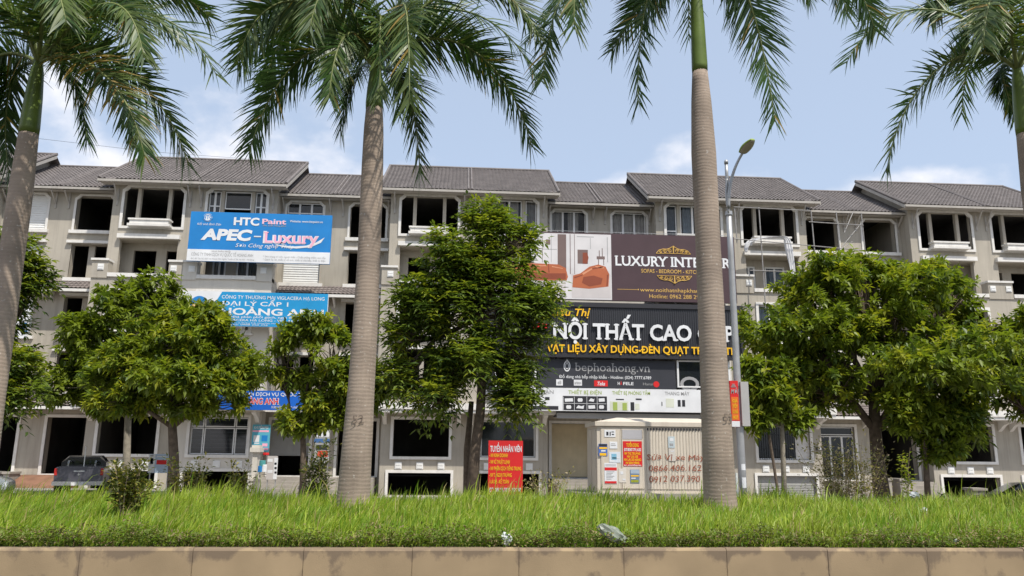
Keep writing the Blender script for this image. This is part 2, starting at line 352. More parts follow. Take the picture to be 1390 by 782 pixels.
def chamfer(x0, x1, z0, z1, c):
    if x0 > x1: x0, x1 = x1, x0
    return [(x0, z0), (x1, z0), (x1, z1-c), (x1-c*.35, z1-c*.75), (x1-c*.75, z1-c*.35), (x1-c, z1), (x0+c, z1), (x0+c*.75, z1-c*.35), (x0+c*.35, z1-c*.75), (x0, z1-c)]
def rect(x0, x1, z0, z1):
    if x0 > x1: x0, x1 = x1, x0
    return [(x0, z0), (x1, z0), (x1, z1), (x0, z1)]
def sashes(win, X, u0, u1, z0, z1, y, n, fill, bar=None, curtain=None, kind='white'):
    """metal sashes inside an opening: frame part, with panes and curtains as sub-parts"""
    b = MB(); g = MB(); t = 0.06
    for i in range(n):
        a = u0+(u1-u0)*i/n; c = u0+(u1-u0)*(i+1)/n
        b.ring(rect(X(a), X(c), z0, z1), rect(X(a)+(t if X(c) > X(a) else -t), X(c)-(t if X(c) > X(a) else -t), z0+t, z1-t), y, y+.05)
        ylo = y+0.02+0.004*i
        g.quad((X(a), ylo, z0), (X(c), ylo, z0), (X(c), ylo, z1), (X(a), ylo, z1))
    if bar: b.box(X(u0), X(u1), y-.01, y+.045, z0+(z1-z0)*bar-.035, z0+(z1-z0)*bar+.035)
    b.build('sash', ALU, win); g.build('pane', fill, win)
    if curtain:
        c = MB(); n = 40
        pts = [(X(u0+(u1-u0)*i/n), y+.2+.05*math.sin(i*1.9)+.03*math.sin(i*.7)) for i in range(n+1)]
        for i in range(n):
            if curtain[1] and (i/n) % .5 > curtain[1]: continue
            c.quad((pts[i][0], pts[i][1], z0), (pts[i+1][0], pts[i+1][1], z0), (pts[i+1][0], pts[i+1][1], z1), (pts[i][0], pts[i][1], z1))
        if c.f: c.build('curtain', curtain[0], win, smooth=True)
def bars(win, X, u0, u1, z0, z1, y, m=ALU, nh=6, nv=0):
    b = MB()
    for i in range(nh):
        z = z0+(z1-z0)*(i+.7)/(nh+.4); b.tube([(X(u0), y, z), (X(u1), y, z)], .014, 4)
    for i in range(nv):
        u = u0+(u1-u0)*(i+1)/(nv+1); b.tube([(X(u), y+.02, z0), (X(u), y+.02, z1)], .012, 4)
    b.build('grille', m, win)
def louvre(parent, X, u0, u1, z0, z1, y, m, name='shutter', pitch=.14):
    b = MB(); n = int((z1-z0)/pitch)
    for i in range(n):
        z = z0+(z1-z0)*i/n; h = (z1-z0)/n
        b.add([(X(u0), y, z), (X(u1), y, z), (X(u1), y+.03, z+h), (X(u0), y+.03, z+h), (X(u0), y+.035, z+h), (X(u1), y+.035, z+h)], [(0, 1, 2, 3)])
        b.quad((X(u0), y, z), (X(u1), y, z), (X(u1), y+.035, z), (X(u0), y+.035, z))
    return b.build(name, m, parent)
HW = 8.1
EB, RB = (44.2, 17.93), (49.7, 21.33)      # eave and ridge lines of the bay roof
ER, RR = (45.25, 17.72), (50.3, 20.75)     # and of the lower roof between the bays
def house(xb, dr, label, top='open', rec='open', low='open', gf='dark', door='open', lowmat=None, rec2='open', left_end=False, basem='dark'):
    X = lambda u: xb+dr*u
    t = thing('townhouse', label, 'townhouse', (xb+dr*4, 45, 0.12), 'townhouses of the grey roofed terrace')
    def bx(b, u0, u1, y0, y1, z0, z1, mi=0): b.box(X(u0), X(u1), y0, y1, z0, z1, mi)
    W1 = lowmat or WALL
    # walls -------------------------------------------------
    b = MB()
    wallpanel(b, X, 0, 4.75, 12.15, 18.3, 45, [(.7, 4.1, 15.35, 17.72), (.8, 4.1, 12.2, 14.55)], .3)
    wallpanel(b, X, .3, 4.4, 12.2, 14.8, 46.0, [(.95, 1.75, 12.2, 14.15), (2.35, 3.65, 12.2, 14.15)], .2)   # back of the loggia
    for u in (.3, 4.4): b.quad((X(u), 45, 12.2), (X(u), 46, 12.2), (X(u), 46, 14.8), (X(u), 45, 14.8))
    b.quad((X(.3), 45, 14.56), (X(4.4), 45, 14.56), (X(4.4), 46, 14.56), (X(.3), 46, 14.56))
    b.prismx([(45.01, 12.1), (45.01, 18.3), (49.7, 21.2), (54.6, 18.3), (54.6, 12.1)], X(4.69), X(4.75))
    b.quad((X(0), 55, .1), (X(8.1), 55, .1), (X(8.1), 55, 18.2), (X(0), 55, 18.2))
    rops = [(5.12, 7.27, 15.3, 17.42), (5.12, 7.27, 12.4, 14.42), (5.12, 7.3, 8.95, 11.25), (5.0, 7.35, 5.75, 8.0), (5.1, 7.3, 1.2, 4.3)]
    wallpanel(b, X, 4.75, 8.1, .1, 17.8, 46, rops, .45)
    if left_end: b.quad((X(8.1), 46, .1), (X(8.1), 55, .1), (X(8.1), 55, 18), (X(8.1), 46, 18))
    b.build('upper_wall', WALL, t)
    b = MB()                                         # the lower floors of the bay stand one metre proud
    wallpanel(b, X, 0, 5.0, 4.9, 12.2, 44, [(1.0, 3.9, 9.15, 11.3), (1.0, 4.1, 6.05, 8.3)], .3)
    b.quad((X(5), 44, 4.9), (X(5), 46, 4.9), (X(5), 46, 12.2), (X(5), 44, 12.2))
    b.quad((X(0), 44, 12.2), (X(5), 44, 12.2), (X(5), 45, 12.2), (X(0), 45, 12.2))
    for u0, u1 in ((0, .78), (4.12, 5.0)): bx(b, u0, u1, 43.94, 44.55, 12.0, 13.0)
    wallpanel(b, X, 0, 4.75, .1, 4.9, 45, [(.9, 4.05, 2.32, 4.38), (.75, 4.25, .2, 1.42)], .3)
    b.quad((X(4.75), 45, .1), (X(4.75), 46, .1), (X(4.75), 46, 4.9), (X(4.75), 45, 4.9))
    b.build('lower_wall', W1, t)
    # dark rooms behind the openings -------------------------
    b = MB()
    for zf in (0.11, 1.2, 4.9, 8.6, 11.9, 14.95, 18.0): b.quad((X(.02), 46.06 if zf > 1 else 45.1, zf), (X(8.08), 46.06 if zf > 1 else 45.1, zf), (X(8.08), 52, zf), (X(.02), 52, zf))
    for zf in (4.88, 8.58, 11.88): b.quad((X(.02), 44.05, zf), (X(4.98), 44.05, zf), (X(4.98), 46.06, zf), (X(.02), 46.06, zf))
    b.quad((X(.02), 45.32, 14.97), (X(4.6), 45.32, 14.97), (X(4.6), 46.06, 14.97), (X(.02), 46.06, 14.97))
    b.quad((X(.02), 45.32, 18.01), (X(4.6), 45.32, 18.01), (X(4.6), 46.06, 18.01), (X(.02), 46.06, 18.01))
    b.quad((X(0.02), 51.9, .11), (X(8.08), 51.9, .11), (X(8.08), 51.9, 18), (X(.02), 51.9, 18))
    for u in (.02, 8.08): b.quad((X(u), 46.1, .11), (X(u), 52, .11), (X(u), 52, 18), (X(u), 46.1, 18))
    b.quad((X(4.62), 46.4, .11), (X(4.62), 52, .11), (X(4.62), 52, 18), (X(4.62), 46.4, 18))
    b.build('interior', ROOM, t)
    # roofs --------------------------------------------------
    b = MB(); tiles(b, X(.004), X(5.4), EB, RB); tiles(b, X(.004), X(5.4), (55.2, 17.93), RB, .5, 2)
    rf = b.build('roof', TILE, t)
    b = MB(); b.tube([(X(.004), RB[0], RB[1]+.07), (X(5.42), RB[0], RB[1]+.07)], .11, 8)
    b.tube([(X(.1), EB[0], EB[1]+.09), (X(.1), RB[0], RB[1]+.09)], .055, 6); b.tube([(X(5.36), EB[0], EB[1]+.1), (X(5.36), RB[0], RB[1]+.1)], .08, 6)
    b.build('ridge_cap', TILE, rf)
    b = MB(); bx(b, .003, 5.38, 44.14, 44.24, 17.79, 17.93)
    b.prismx([(44.2, 17.72), (44.2, 17.92), (49.7, 21.31), (49.7, 21.1)], X(5.36), X(5.43))
    b.quad((X(0), 44.24, 17.78), (X(5.36), 44.24, 17.78), (X(5.36), 45.0, 17.84), (X(0), 45.0, 17.84))
    b.build('fascia', FASC, t)
    b = MB(); tiles(b, X(4.76), X(8.096), ER, RR); tiles(b, X(4.76), X(8.096), (55.2, 17.7), RR, .5, 2); r2 = b.build('lower_roof', TILE, t)
    b = MB(); b.tube([(X(4.76), RR[0], RR[1]+.07), (X(8.09), RR[0], RR[1]+.07)], .1, 8); b.tube([(X(7.98), ER[0], ER[1]+.09), (X(7.98), RR[0], RR[1]+.09)], .055, 6); b.build('ridge_cap', TILE, r2)
    b = MB(); bx(b, 4.76, 8.097, 45.19, 45.29, 17.58, 17.72); b.quad((X(4.76), 45.29, 17.55), (X(8.1), 45.29, 17.55), (X(8.1), 46, 17.62), (X(4.76), 46, 17.62)); b.build('gutter', FASC, t)
    for u, y0 in ((.32, 45), (4.5, 45), (7.72, 46), (4.95, 46)):                # slanting eave struts
        b = MB(); ye = y0-.72
        b.tube([(X(u), y0-.02, 16.85), (X(u), ye, y0 > 45.5 and 17.5 or 17.74)], .045, 4); b.box(X(u)-.045, X(u)+.045, y0-.06, y0+.01, 16.6, 17.6); b.build('eave_strut', FASC, t)
    # ledges, parapets ---------------------------------------
    b = MB(); bx(b, .66, 4.2, 44.75, 45.0, 14.58, 14.84); b.build('lintel', TRIM, t)
    b = MB(); bx(b, .8, 4.1, 43.9, 44.2, 12.08, 12.3); b.build('balcony_sill', TRIM, t)
    for u0, u1 in ((0.003, .82), (4.08, 5.06)):
        b = MB(); bx(b, u0, u1, 43.86, 44.62, 13.0, 13.12); b.build('parapet_cap', TRIM, t)
    for u in (.5, 4.5):
        b = MB(); bx(b, u-.17, u+.17, 43.9, 43.94, 12.45, 12.8); bx(b, u-.13, u+.13, 43.88, 43.9, 12.5, 12.62); bx(b, u-.13, u+.13, 43.88, 43.9, 12.66, 12.68); b.build('vent', WHITE, t)
    for u in (1.3, 2.5, 3.7):
        b = MB(); bx(b, u-.19, u+.19, 44.94, 45, 1.62, 2.0); bx(b, u-.14, u+.14, 44.92, 44.94, 1.67, 1.8); bx(b, u-.14, u+.14, 44.92, 44.94, 1.84, 1.95); b.build('vent', WHITE, t)
    b = MB(); bx(b, .003, 5.1, 43.55, 44.0, 4.9, 5.24); bx(b, .003, 5.06, 43.62, 45.0, 4.72, 4.9); b.build('canopy', TRIM if not lowmat else WALL2, t)
    for u in (.35, 4.55):
        b = MB(); b.prismx([(45, 4.72), (43.9, 4.72), (43.9, 4.6), (44.5, 4.45), (45, 4.1)], X(u-.11), X(u+.11)); b.build('bracket', TRIM, t)
    # pent roofs over the recess
    for lo, hi in (((45.0, 11.55), (45.98, 12.2)), ((44.5, 4.85), (45.98, 5.62))):
        b = MB(); tiles(b, X(5.02), X(8.096), lo, hi, .24, .28); p = b.build('pent_roof', PENT, t)
        b = MB(); bx(b, 5.02, 8.097, lo[0]-.02, lo[0]+.12, lo[1]-.16, lo[1]); b.quad((X(5.02), lo[0]+.12, lo[1]-.1), (X(8.1), lo[0]+.12, lo[1]-.1), (X(8.1), 46, lo[1]-.02), (X(5.02), 46, lo[1]-.02)); b.build('fascia', TRIM, p)
        b = MB(); b.prismx([(46, lo[1]-.05), (lo[0]+.2, lo[1]-.1), (46, lo[1]-.6)], X(7.86), X(7.96)); b.build('bracket', TRIM, p)
    # windows ------------------------------------------------
    b = MB(); b.ring(chamfer(X(.55), X(4.25), 15.2, 17.87, .3), chamfer(X(.7), X(4.1), 15.35, 17.72, .26), 44.93, 45.06)
    win = b.build('window', TRIM, t)
    for u in (1.42, 3.2):
        c = MB(); bx(c, u, u+.2, 45.05, 45.29, 15.35, 17.72); c.build('mullion', WALL, win)
    c = MB(); bx(c, 1.3, 3.5, 44.55, 45.05, 15.42, 15.62); bx(c, 1.22, 3.58, 44.5, 45.05, 15.62, 15.72); bx(c, 1.2, 3.6, 44.48, 45.0, 15.26, 15.40); c.build('planter_ledge', TRIM, win)
    for a, e in ((.72, 1.4), (1.64, 3.18), (3.42, 4.08)):
        if top == 'white': sashes(win, X, a, e, 15.4 if a != 1.64 else 15.74, 17.68, 45.15, 2 if a == 1.64 else 1, GLASS, .28 if a != 1.64 else None, (CURT if dr > 0 else BCURT, .36 if a == 1.64 else 0))
        elif top == 'shutter' and a != 1.64: sashes(win, X, a, e, 15.4, 17.68, 45.15, 2, DGLASS, .6, (CURT, .2))
        elif top == 'shutter': sashes(win, X, a, e, 16.6, 17.68, 45.15, 1, DGLASS)
    def recwin(z0, z1, style, ch, y=46, nmull=1):
        u0, u1 = 5.12, 7.27
        b = MB()
        if ch: b.ring(chamfer(X(u0-.13), X(u1+.13), z0-.02, z1+.13, .28), chamfer(X(u0), X(u1), z0, z1, .24), y-.05, y+.05)
        if not ch: b.ring(rect(X(u0-.05), X(u1+.05), z0, z1+.05), rect(X(u0), X(u1), z0+.02, z1), y-.02, y+.05)
        wn = b.build('window', TRIM if ch else WALL, t)
        c = MB(); bx(c, u0-.22, u1+.22, y-.16, y+.02, z0-.22, z0-.022); c.build('sill', TRIM, wn)
        if not ch: c = MB(); bx(c, u0-.25, u1+.25, y-.18, y-.003, z1+.06, z1+.22); c.build('lintel', TRIM, wn)
        if style == 'open' and not ch:
            c = MB(); bx(c, 6.05, 6.4, y+.3, y+.45, z0, z1); c.build('mullion', WALL, wn)
            c = MB(); bx(c, u0, u0+.25, y+.3, y+.44, z0, z1); c.build('mullion', WALL, wn)
        if style == 'white': sashes(wn, X, u0, u1, z0, z1, y+.15, 3, GLASS, None, (CURT, .3 if dr > 0 else 0))
        if style == 'shutter':
            louvre(wn, X, u0, u1, z0, z1, y+.1, WHITE)
        if style == 'blue': sashes(wn, X, u0, u1, z0, z1, y+.3, 2, GLASS, None, (BCURT, 0))
        if style == 'half': sashes(wn, X, u0, u1, z0, z1, y+.15, 3, DGLASS, .7, (CURT, .15))
    recwin(15.3, 17.42, rec, True); recwin(12.4, 14.42, rec2, False); recwin(8.95, 11.25, low, False); recwin(5.75, 8.0, low, False)
    for z0, z1, u0, u1 in ((9.15, 11.3, 1.0, 3.9), (6.05, 8.3, 1.0, 4.1)):
        b = MB(); b.ring(rect(X(u0-.16), X(u1+.16), z0-.16, z1+.16), rect(X(u0), X(u1), z0, z1), 43.93, 44.05)
        wn = b.build('window', TRIM, t); c = MB(); bx(c, u0-.25, u1+.25, 43.84, 44, z0-.26, z0-.163); c.build('sill', TRIM, wn)
        if top in ('white', 'cloth', 'shutter'): sashes(wn, X, u0, u1, z0, z1, 44.15, 4, GLASS, None, (BCURT if top == 'cloth' else CURT, 0))
        else:
            c = MB(); bx(c, (u0+u1)/2-.12, (u0+u1)/2+.12, 44.06, 44.3, z0, z1); c.build('mullion', WALL, wn)
    if top in ('white', 'cloth', 'shutter'):                                     # glazed doors at the back of the loggia
        for a, e in ((.95, 1.75), (2.35, 3.65)):
            c = MB(); c.ring(rect(X(a), X(e), 12.2, 14.15), rect(X(a+.06), X(e-.06), 12.26, 14.09), 46.05, 46.12); wn = c.build('balcony_door', ALU, t)
            sashes(wn, X, a+.05, e-.05, 12.26, 14.1, 46.07, 2, GLASS, None, (BCURT if top == 'cloth' else CURT, 0))
    b = MB(); b.ring(rect(X(.74), X(4.21), 2.16, 4.54), rect(X(.9), X(4.05), 2.32, 4.38), 44.92, 45.06); wn = b.build('window', TRIM, t)
    if gf == 'white':
        for a, e in ((.92, 1.6), (1.64, 3.3), (3.34, 4.03)):
            sashes(wn, X, a, e, 2.34, 3.8, 45.14, 1, DGLASS); sashes(wn, X, a, e, 3.84, 4.36, 45.14, 1, DGLASS)
        bars(wn, X, .92, 4.03, 2.34, 4.36, 45.25, ALU, 9, 0)
    elif gf == 'grille':
        sashes(wn, X, .92, 4.03, 2.34, 4.36, 45.14, 2, DGLASS); bars(wn, X, .92, 3.2, 2.34, 4.36, 45.1, DARK, 2, 16)
        c = MB(); bx(c, 3.2, 4.03, 45.1, 45.13, 2.34, 4.36); c.build('frosted_panel', CURT, wn)
    elif gf == 'glass': sashes(wn, X, .92, 4.03, 2.34, 4.36, 45.14, 1, DGLASS)
    b = MB(); b.ring(rect(X(.6), X(4.4), .1, 1.58), rect(X(.75), X(4.25), .15, 1.42), 44.92, 45.06); wn = b.build('basement_window', TRIM, t)
    if basem == 'shutter': louvre(wn, X, .75, 4.25, .15, 1.0, 45.1, GSHUT, 'shutter', .09); c = MB(); bx(c, .75, 4.25, 45.12, 45.16, 1.0, 1.42); c.build('panel', GSHUT, wn)
    # entrance -----------------------------------------------
    b = MB(); b.ring(rect(X(4.94), X(7.46), 1.14, 4.46), rect(X(5.1), X(7.3), 1.2, 4.3), 45.93, 46.06); dw = b.build('doorway', TRIM, t)
    if door == 'glass':
        sashes(dw, X, 5.12, 7.28, 1.25, 3.75, 46.15, 3, DGLASS); sashes(dw, X, 5.12, 7.28, 3.8, 4.28, 46.15, 1, DGLASS)
    if door == 'half':
        c = MB(); bx(c, 5.1, 7.3, 46.1, 46.14, 2.35, 4.3); bx(c, 5.1, 7.3, 46.06, 46.16, 2.3, 2.36); c.build('shutter', GSHUT, dw)
    if door == 'shut': louvre(dw, X, 5.12, 7.28, 1.25, 4.28, 46.1, SHUT, 'shutter', .1)
    b = MB(); bx(b, 5.02, 8.097, 44.4, 45.95, .1, 1.14)
    if door == 'ramp': b.prismx([(44.4, 1.14), (41.6, .12), (44.4, .12)], X(5.1), X(7.5))
    else:
        for k in range(5): bx(b, 5.15, 7.35, 44.4-.3*(k+1), 44.4-.3*k, .1, 1.14-.19*(k+1))
    b.build('steps', BROWN if door == 'ramp' else CONC, t)
    b = MB(); bx(b, 7.55, 7.85, 43.3, 44.38, .1, 1.25); bx(b, 7.5, 7.9, 43.25, 44.39, 1.25, 1.36); b.build('step_wall', CONC, t)
    return t
B0 = [-31.95, -15.75, .45, 16.65, 32.85]
house(B0[0], -1, 'leftmost grey townhouse cut off by the photo edge behind the leaning left palm', 'open', left_end=True)
house(B0[0], 1, 'grey townhouse with white louvred shutters on its recessed windows, left of the garage house', 'open', rec='shutter', low='shutter', rec2='shutter')
house(B0[1], -1, 'bare townhouse with empty dark openings and open garage doorway behind the parked pickup', 'open', door='ramp')
house(B0[1], 1, 'townhouse with cream painted lower floors behind the blue paint and tile shop signs', 'shutter', rec='half', rec2='shutter', gf='white', door='half', lowmat=WALL2)
house(B0[2], -1, 'bare townhouse with empty windows behind the second palm and the tall feathery tree', 'open', rec='open', gf='dark')
house(B0[2], 1, 'townhouse with white top windows at the picture end of the dark furniture boards', 'white', rec='white', gf='glass', door='shut')
house(B0[3], -1, 'townhouse with white windows behind the lettered end of the dark furniture boards', 'white', rec='white', gf='glass', door='shut')
house(B0[3], 1, 'townhouse with scaffold poles and a white cloth hung over its upper ledge', 'cloth', rec='open', rec2='blue', gf='grille', door='glass', basem='shutter')
house(B0[4], -1, 'bare townhouse with empty dark windows above the broad round tree at right', 'open')
house(B0[4], 1, 'rightmost grey townhouse cut off by the photo edge behind the fourth palm', 'open')

# ------------------------------------------------------------------ shop signs on the terrace
def board(name, label, cat, corners, Y, m, group=None, th=.12, tname='backing_board'):
    """a board given by its four corners as seen (tl, tr, br, bl); made square in the place itself"""
    q = [at(u, v, Y) for u, v in corners]
    x0, x1 = (q[0].x+q[3].x)/2, (q[1].x+q[2].x)/2; z1, z0 = (q[0].z+q[1].z)/2, (q[2].z+q[3].z)/2
    t = thing(name, label, cat, ((x0+x1)/2, Y+.1, z0), group)
    b = MB(); b.box(x0, x1, Y+.02, Y+.02+th, z0, z1); b.build(tname, m, t)
    return t, x0, x1, z0, z1
class Sheet(MB): pass
def put(t, name, m, fn):
    b = MB(); fn(b); return b.build(name, m, t)

# --- paint sign
Y = 43.3
t, x0, x1, z0, z1 = board('shop_sign', 'blue paint shop sign with white lower strip, high on the cream townhouse', 'shop sign', [(258.6, 285), (451, 294), (447, 360.5), (254, 352)], Y, [BLUE])
zs = z0+(z1-z0)*.235
b = MB(); b.box(x0+.002, x1-.002, Y+.008, Y+.02, z0+.01, zs); b.build('text_strip', PAPER, t)
Y1 = Y+.004
H = z1-z0; Wd = x1-x0
def sx(f): return x0+Wd*f
def sz(f): return z1-H*f
def wr(body, f0, f1, g, c, mb, **k): lettering(mb, body, sx(f0), sx(f1), sz(g), H*c, Y1, **k)
b = MB(); wr('HTC', .305, .485, .25, .145, b, bold=.04); wr('APEC', .085, .43, .56, .20, b, bold=.05, shear=.18); b.box(sx(.455), sx(.505), Y1, Y1+.01, sz(.49), sz(.465))
wr('Website: www.htcpaint.vn', .70, .935, .165, .042, b, bold=.01); wr('Sơn Công nghệ Thép', .33, .74, .70, .075, b, shear=.35); wr('Kết tinh Bình Dân', .05, .215, .275, .045, b, shear=.35)
b.build('lettering', PAPER, t)
b = MB(); wr('Luxury', .52, .915, .595, .22, b, bold=.045, serif=True); wr('Paint', .505, .675, .215, .10, b, bold=.03)
b.prism([(sx(.60), sz(.625)), (sx(.66), sz(.645)), (sx(.74), sz(.66)), (sx(.83), sz(.635)), (sx(.90), sz(.56)), (sx(.955), sz(.46)), (sx(.93), sz(.57)), (sx(.86), sz(.665)), (sx(.76), sz(.70)), (sx(.66), sz(.675))], Y+.0055, Y+.0075); b.build('outline_lettering', PAPER, t)
b = MB(); Y1 = Y-.002; wr('Luxury', .525, .91, .592, .21, b, bold=.012, serif=True); wr('Paint', .508, .672, .213, .095, b, bold=.004); b.build('pink_lettering', PINK, t)
b = MB(); Y1 = Y+.003; wr('Sản xuất Hàng gốm', .51, .675, .262, .028, b, bold=.01); wr('NHÀ PHÂN PHỐI', .17, .30, .815, .03, b, bold=.01)
wr('CÔNG TY TNHH DỊCH VỤ QUỐC TẾ HOÀNG ANH', .03, .46, .895, .06, b, bold=.006); wr('ĐC: 82 Tòa A5, KĐT An Khánh Yên Nghĩa, Tuyến số 36, Hà Nội - Hà Đông', .03, .47, .965, .03, b)
wr('* Sơn trang trí nội, ngoại thất - Chất chống thấm cao cấp', .53, .97, .895, .036, b); wr('* Gạch ốp lát, thiết bị vệ sinh, thiết bị nhà bếp, thiết bị điện', .53, .97, .955, .036, b)
b.build('small_print', GREY, t)
b = MB()
c = (sx(.12), Y+.006, sz(.115)); b.lathe([(.02, .0), (H*.085, 0), (H*.085, .012), (.02, .012)], c, 'y', 24); b.build('round_emblem', PAPER, t)
b = MB(); lettering(b, 'HTC', sx(.087), sx(.155), sz(.15), H*.075, Y+.001, bold=.02); b.ring([(c[0]+H*.08*math.cos(a*.2618), c[2]+H*.08*math.sin(a*.2618)) for a in range(24)], [(c[0]+H*.066*math.cos(a*.2618), c[2]+H*.066*math.sin(a*.2618)) for a in range(24)], Y, Y+.004)
b.build('emblem_lettering', BLUE, t)

# --- tile dealer sign
Y = 43.2
t, x0, x1, z0, z1 = board('shop_sign', 'cyan tile dealer sign with white left end, below the paint sign', 'shop sign', [(245, 394), (445, 399.5), (444, 445.5), (243, 441)], Y, [PAPER])
H = z1-z0; Wd = x1-x0; Y1 = Y
b = MB(); b.prism([(sx(.255), z0+.003), (sx(.998), z0+.003), (sx(.998), z1-.003), (sx(.275), z1-.003), (sx(.205), sz(.55))], Y+.008, Y+.02); b.build('cyan_field', CYAN, t)
Y1 = Y+.004; b = MB(); wr('CÔNG TY THƯƠNG MẠI VIGLACERA HẠ LONG', .275, .975, .20, .095, b, bold=.006); wr('ĐẠI LÝ CẤP 1', .275, .73, .40, .12, b, bold=.012)
wr('HOÀNG ANH', .275, .975, .665, .185, b, bold=.028); wr('Nhà phân phối gạch, ngói đất sét nung', .345, .93, .755, .06, b, bold=.006); wr('VIGLACERA HẠ LONG - VIGLACERA', .29, .84, .85, .06, b, bold=.008)
wr('ĐC: Số 82, Khu A, Đường Trần Hưng Đạo, Hà Đông - ĐT: 0982 345', .27, .82, .92, .035, b); wr('Hotline: 0988 250 336', .30, .60, .97, .035, b); b.build('lettering', PAPER, t)
def disc(mb, cx, cz, r, Yd, n=28, th=.01): mb.prism([(cx+r*math.cos(i*2*math.pi/n), cz+r*math.sin(i*2*math.pi/n)) for i in range(n)], Yd, Yd+th)
b = MB(); disc(b, sx(.125), sz(.38), H*.24, Y+.004); b.prism([(sx(.15), z0+.02), (sx(.25), z0+.02), (sx(.20), sz(.72)), (sx(.17), sz(.62))], Y+.004, Y+.014); b.build('round_emblem', BLUE, t)
b = MB()
for dx, h, s in ((-.035, .14, .02), (0, .27, .026), (.035, .16, .02)):
    b.prism([(sx(.125+dx-s), sz(.5)), (sx(.125+dx+s), sz(.5)), (sx(.125+dx+s*.9), sz(.5-h*.4)), (sx(.125+dx), sz(.5-h)), (sx(.125+dx-s*.9), sz(.5-h*.4))], Y-.002, Y+.004)
b.build('flame_emblem', SAND, t)

# --- lower blue fascia sign behind the trees
Y = 43.3
t, x0, x1, z0, z1 = board('shop_sign', 'deep blue ground floor shop sign with red and white name behind the street trees', 'shop sign', [(266, 529), (437, 531.5), (437, 557), (266, 556)], Y, [DBLUE])
H = z1-z0; Wd = x1-x0; Y1 = Y+.012
b = MB(); wr('CÔNG TY TNHH DỊCH VỤ QUỐC TẾ', .12, .86, .27, .17, b, bold=.012); wr('HOÀNG ANH', .34, .655, .70, .30, b, bold=.06); wr('SƠN HTC - GẠCH NGÓI VIGLACERA', .60, .96, .90, .10, b, bold=.008); b.build('lettering', PAPER, t)
b = MB(); Y1 = Y+.006; wr('HOÀNG ANH', .344, .651, .69, .28, b, bold=.018); b.build('red_lettering', PRED, t)

# --- furniture boards
Y = 43.0
t, x0, x1, z0, z1 = board('furniture_billboard', 'maroon furniture billboard with gold ornaments and a sofa picture, topmost of the dark boards', 'billboard', [(664, 315), (998, 319), (999, 410), (664, 406)], Y, [MAROON], th=.18)
b = MB(); px_rect(b, Y+.008, 667, 316.5, 830, 405.5); b.build('picture_panel', ROOMW, t)
Yp = Y+.004
for q in ((757, 318, 768.6, 375), (690, 318, 700, 375), (784, 339, 798, 358), (810, 348, 821, 352), (741, 325, 747, 332), (813, 340, 814, 348), (817, 337, 818, 348), (812, 352, 813, 360), (819, 352, 820, 360), (773.5, 318, 774.5, 372), (779.5, 318, 780.2, 372), (704, 324, 705, 356), (736, 320, 736.6, 356), (669, 322, 684, 350)):
    b = MB(); px_rect(b, Yp, *q, 0, .003); b.build('picture_furniture', ROOMB, t)
for q in ((706, 322, 735, 323), (706, 340, 735, 340.7), (719, 323, 720, 356), (783, 321, 806, 322), (801, 323, 801.7, 338), (824, 322, 825, 356), (737, 338, 756, 338.7), (748, 318, 748.6, 356)):
    b = MB(); px_rect(b, Yp, *q, 0, .003); b.build('picture_line', GREY, t)
b = MB(); px_rect(b, Yp+.001, 668, 377, 768, 404.5, 0, .003); px_rect(b, Yp+.001, 776, 372, 829, 404.5, 0, .003); b.build('picture_floor', RFLOOR, t)
b = MB(); px_poly(b, Yp-.003, [(676, 380), (678, 364), (686, 358), (720, 357), (758, 359), (768, 364), (771, 376), (769, 381)], 0, .003)
px_poly(b, Yp-.003, [(777, 390), (778, 374), (788, 371), (800, 362), (812, 359), (822, 362), (827, 372), (826, 389), (800, 392)], 0, .003); b.build('picture_sofa', LEATH, t)
for q in ([(678, 379), (680, 371), (768, 371), (768, 379)], [(790, 384), (792, 376), (806, 374), (818, 378), (816, 386), (800, 389)], [(791, 343), (797, 343), (799, 350), (797, 358), (791, 358)], [(779, 376), (790, 373), (791, 374), (780, 378)], [(744, 358), (745, 358), (746, 370), (744.5, 370)], [(720, 358), (721, 358), (721, 370), (720, 370)], [(804, 364), (818, 362), (819, 363), (805, 365.5)], [(824, 373), (826, 373), (825, 388), (823, 389)], [(697, 359), (698, 359), (697.5, 370), (696.5, 370)]):
    b = MB(); px_poly(b, Yp-.006, q, 0, .002); b.build('picture_shade', LEATH2, t)
for q in ([(681, 362), (700, 360), (700, 361.5), (681, 364)], [(724, 360), (742, 360), (742, 361.5), (724, 361.5)], [(749, 361), (764, 364), (764, 365), (749, 362.5)], [(790, 371), (803, 364), (804, 365.5), (792, 373)], [(808, 361), (820, 363), (820, 364.5), (808, 362.5)]):
    b = MB(); px_poly(b, Yp-.006, q, 0, .002); b.build('picture_highlight', flat('print leather light', (.62, .27, .15)), t)
b = MB(); px_text(b, 'LUXURY INTERIOR', Y+.012, 834.5, 993, 360, 347.2, vb1=363, bold=.02, serif=True); b.build('lettering', PAPER, t)
b = MB(); px_text(b, 'SOFAS - BEDROOM - KITCHEN', Y+.012, 870.5, 957, 370, 365, vb1=371.5, bold=.006); px_text(b, 'www.noithatnhapkhau.com', Y+.012, 869, 966, 395.7, 390.5, vb1=397.5); px_text(b, 'Hotline: 0962 288 29', Y+.012, 881.5, 949, 404.5, 399.2, vb1=405.8)
px_rect(b, Y+.012, 838, 392.6, 865, 393.1, 0, .004); c = at(866.5, 393, Y); disc(b, c.x, c.z, .04, Y+.011)
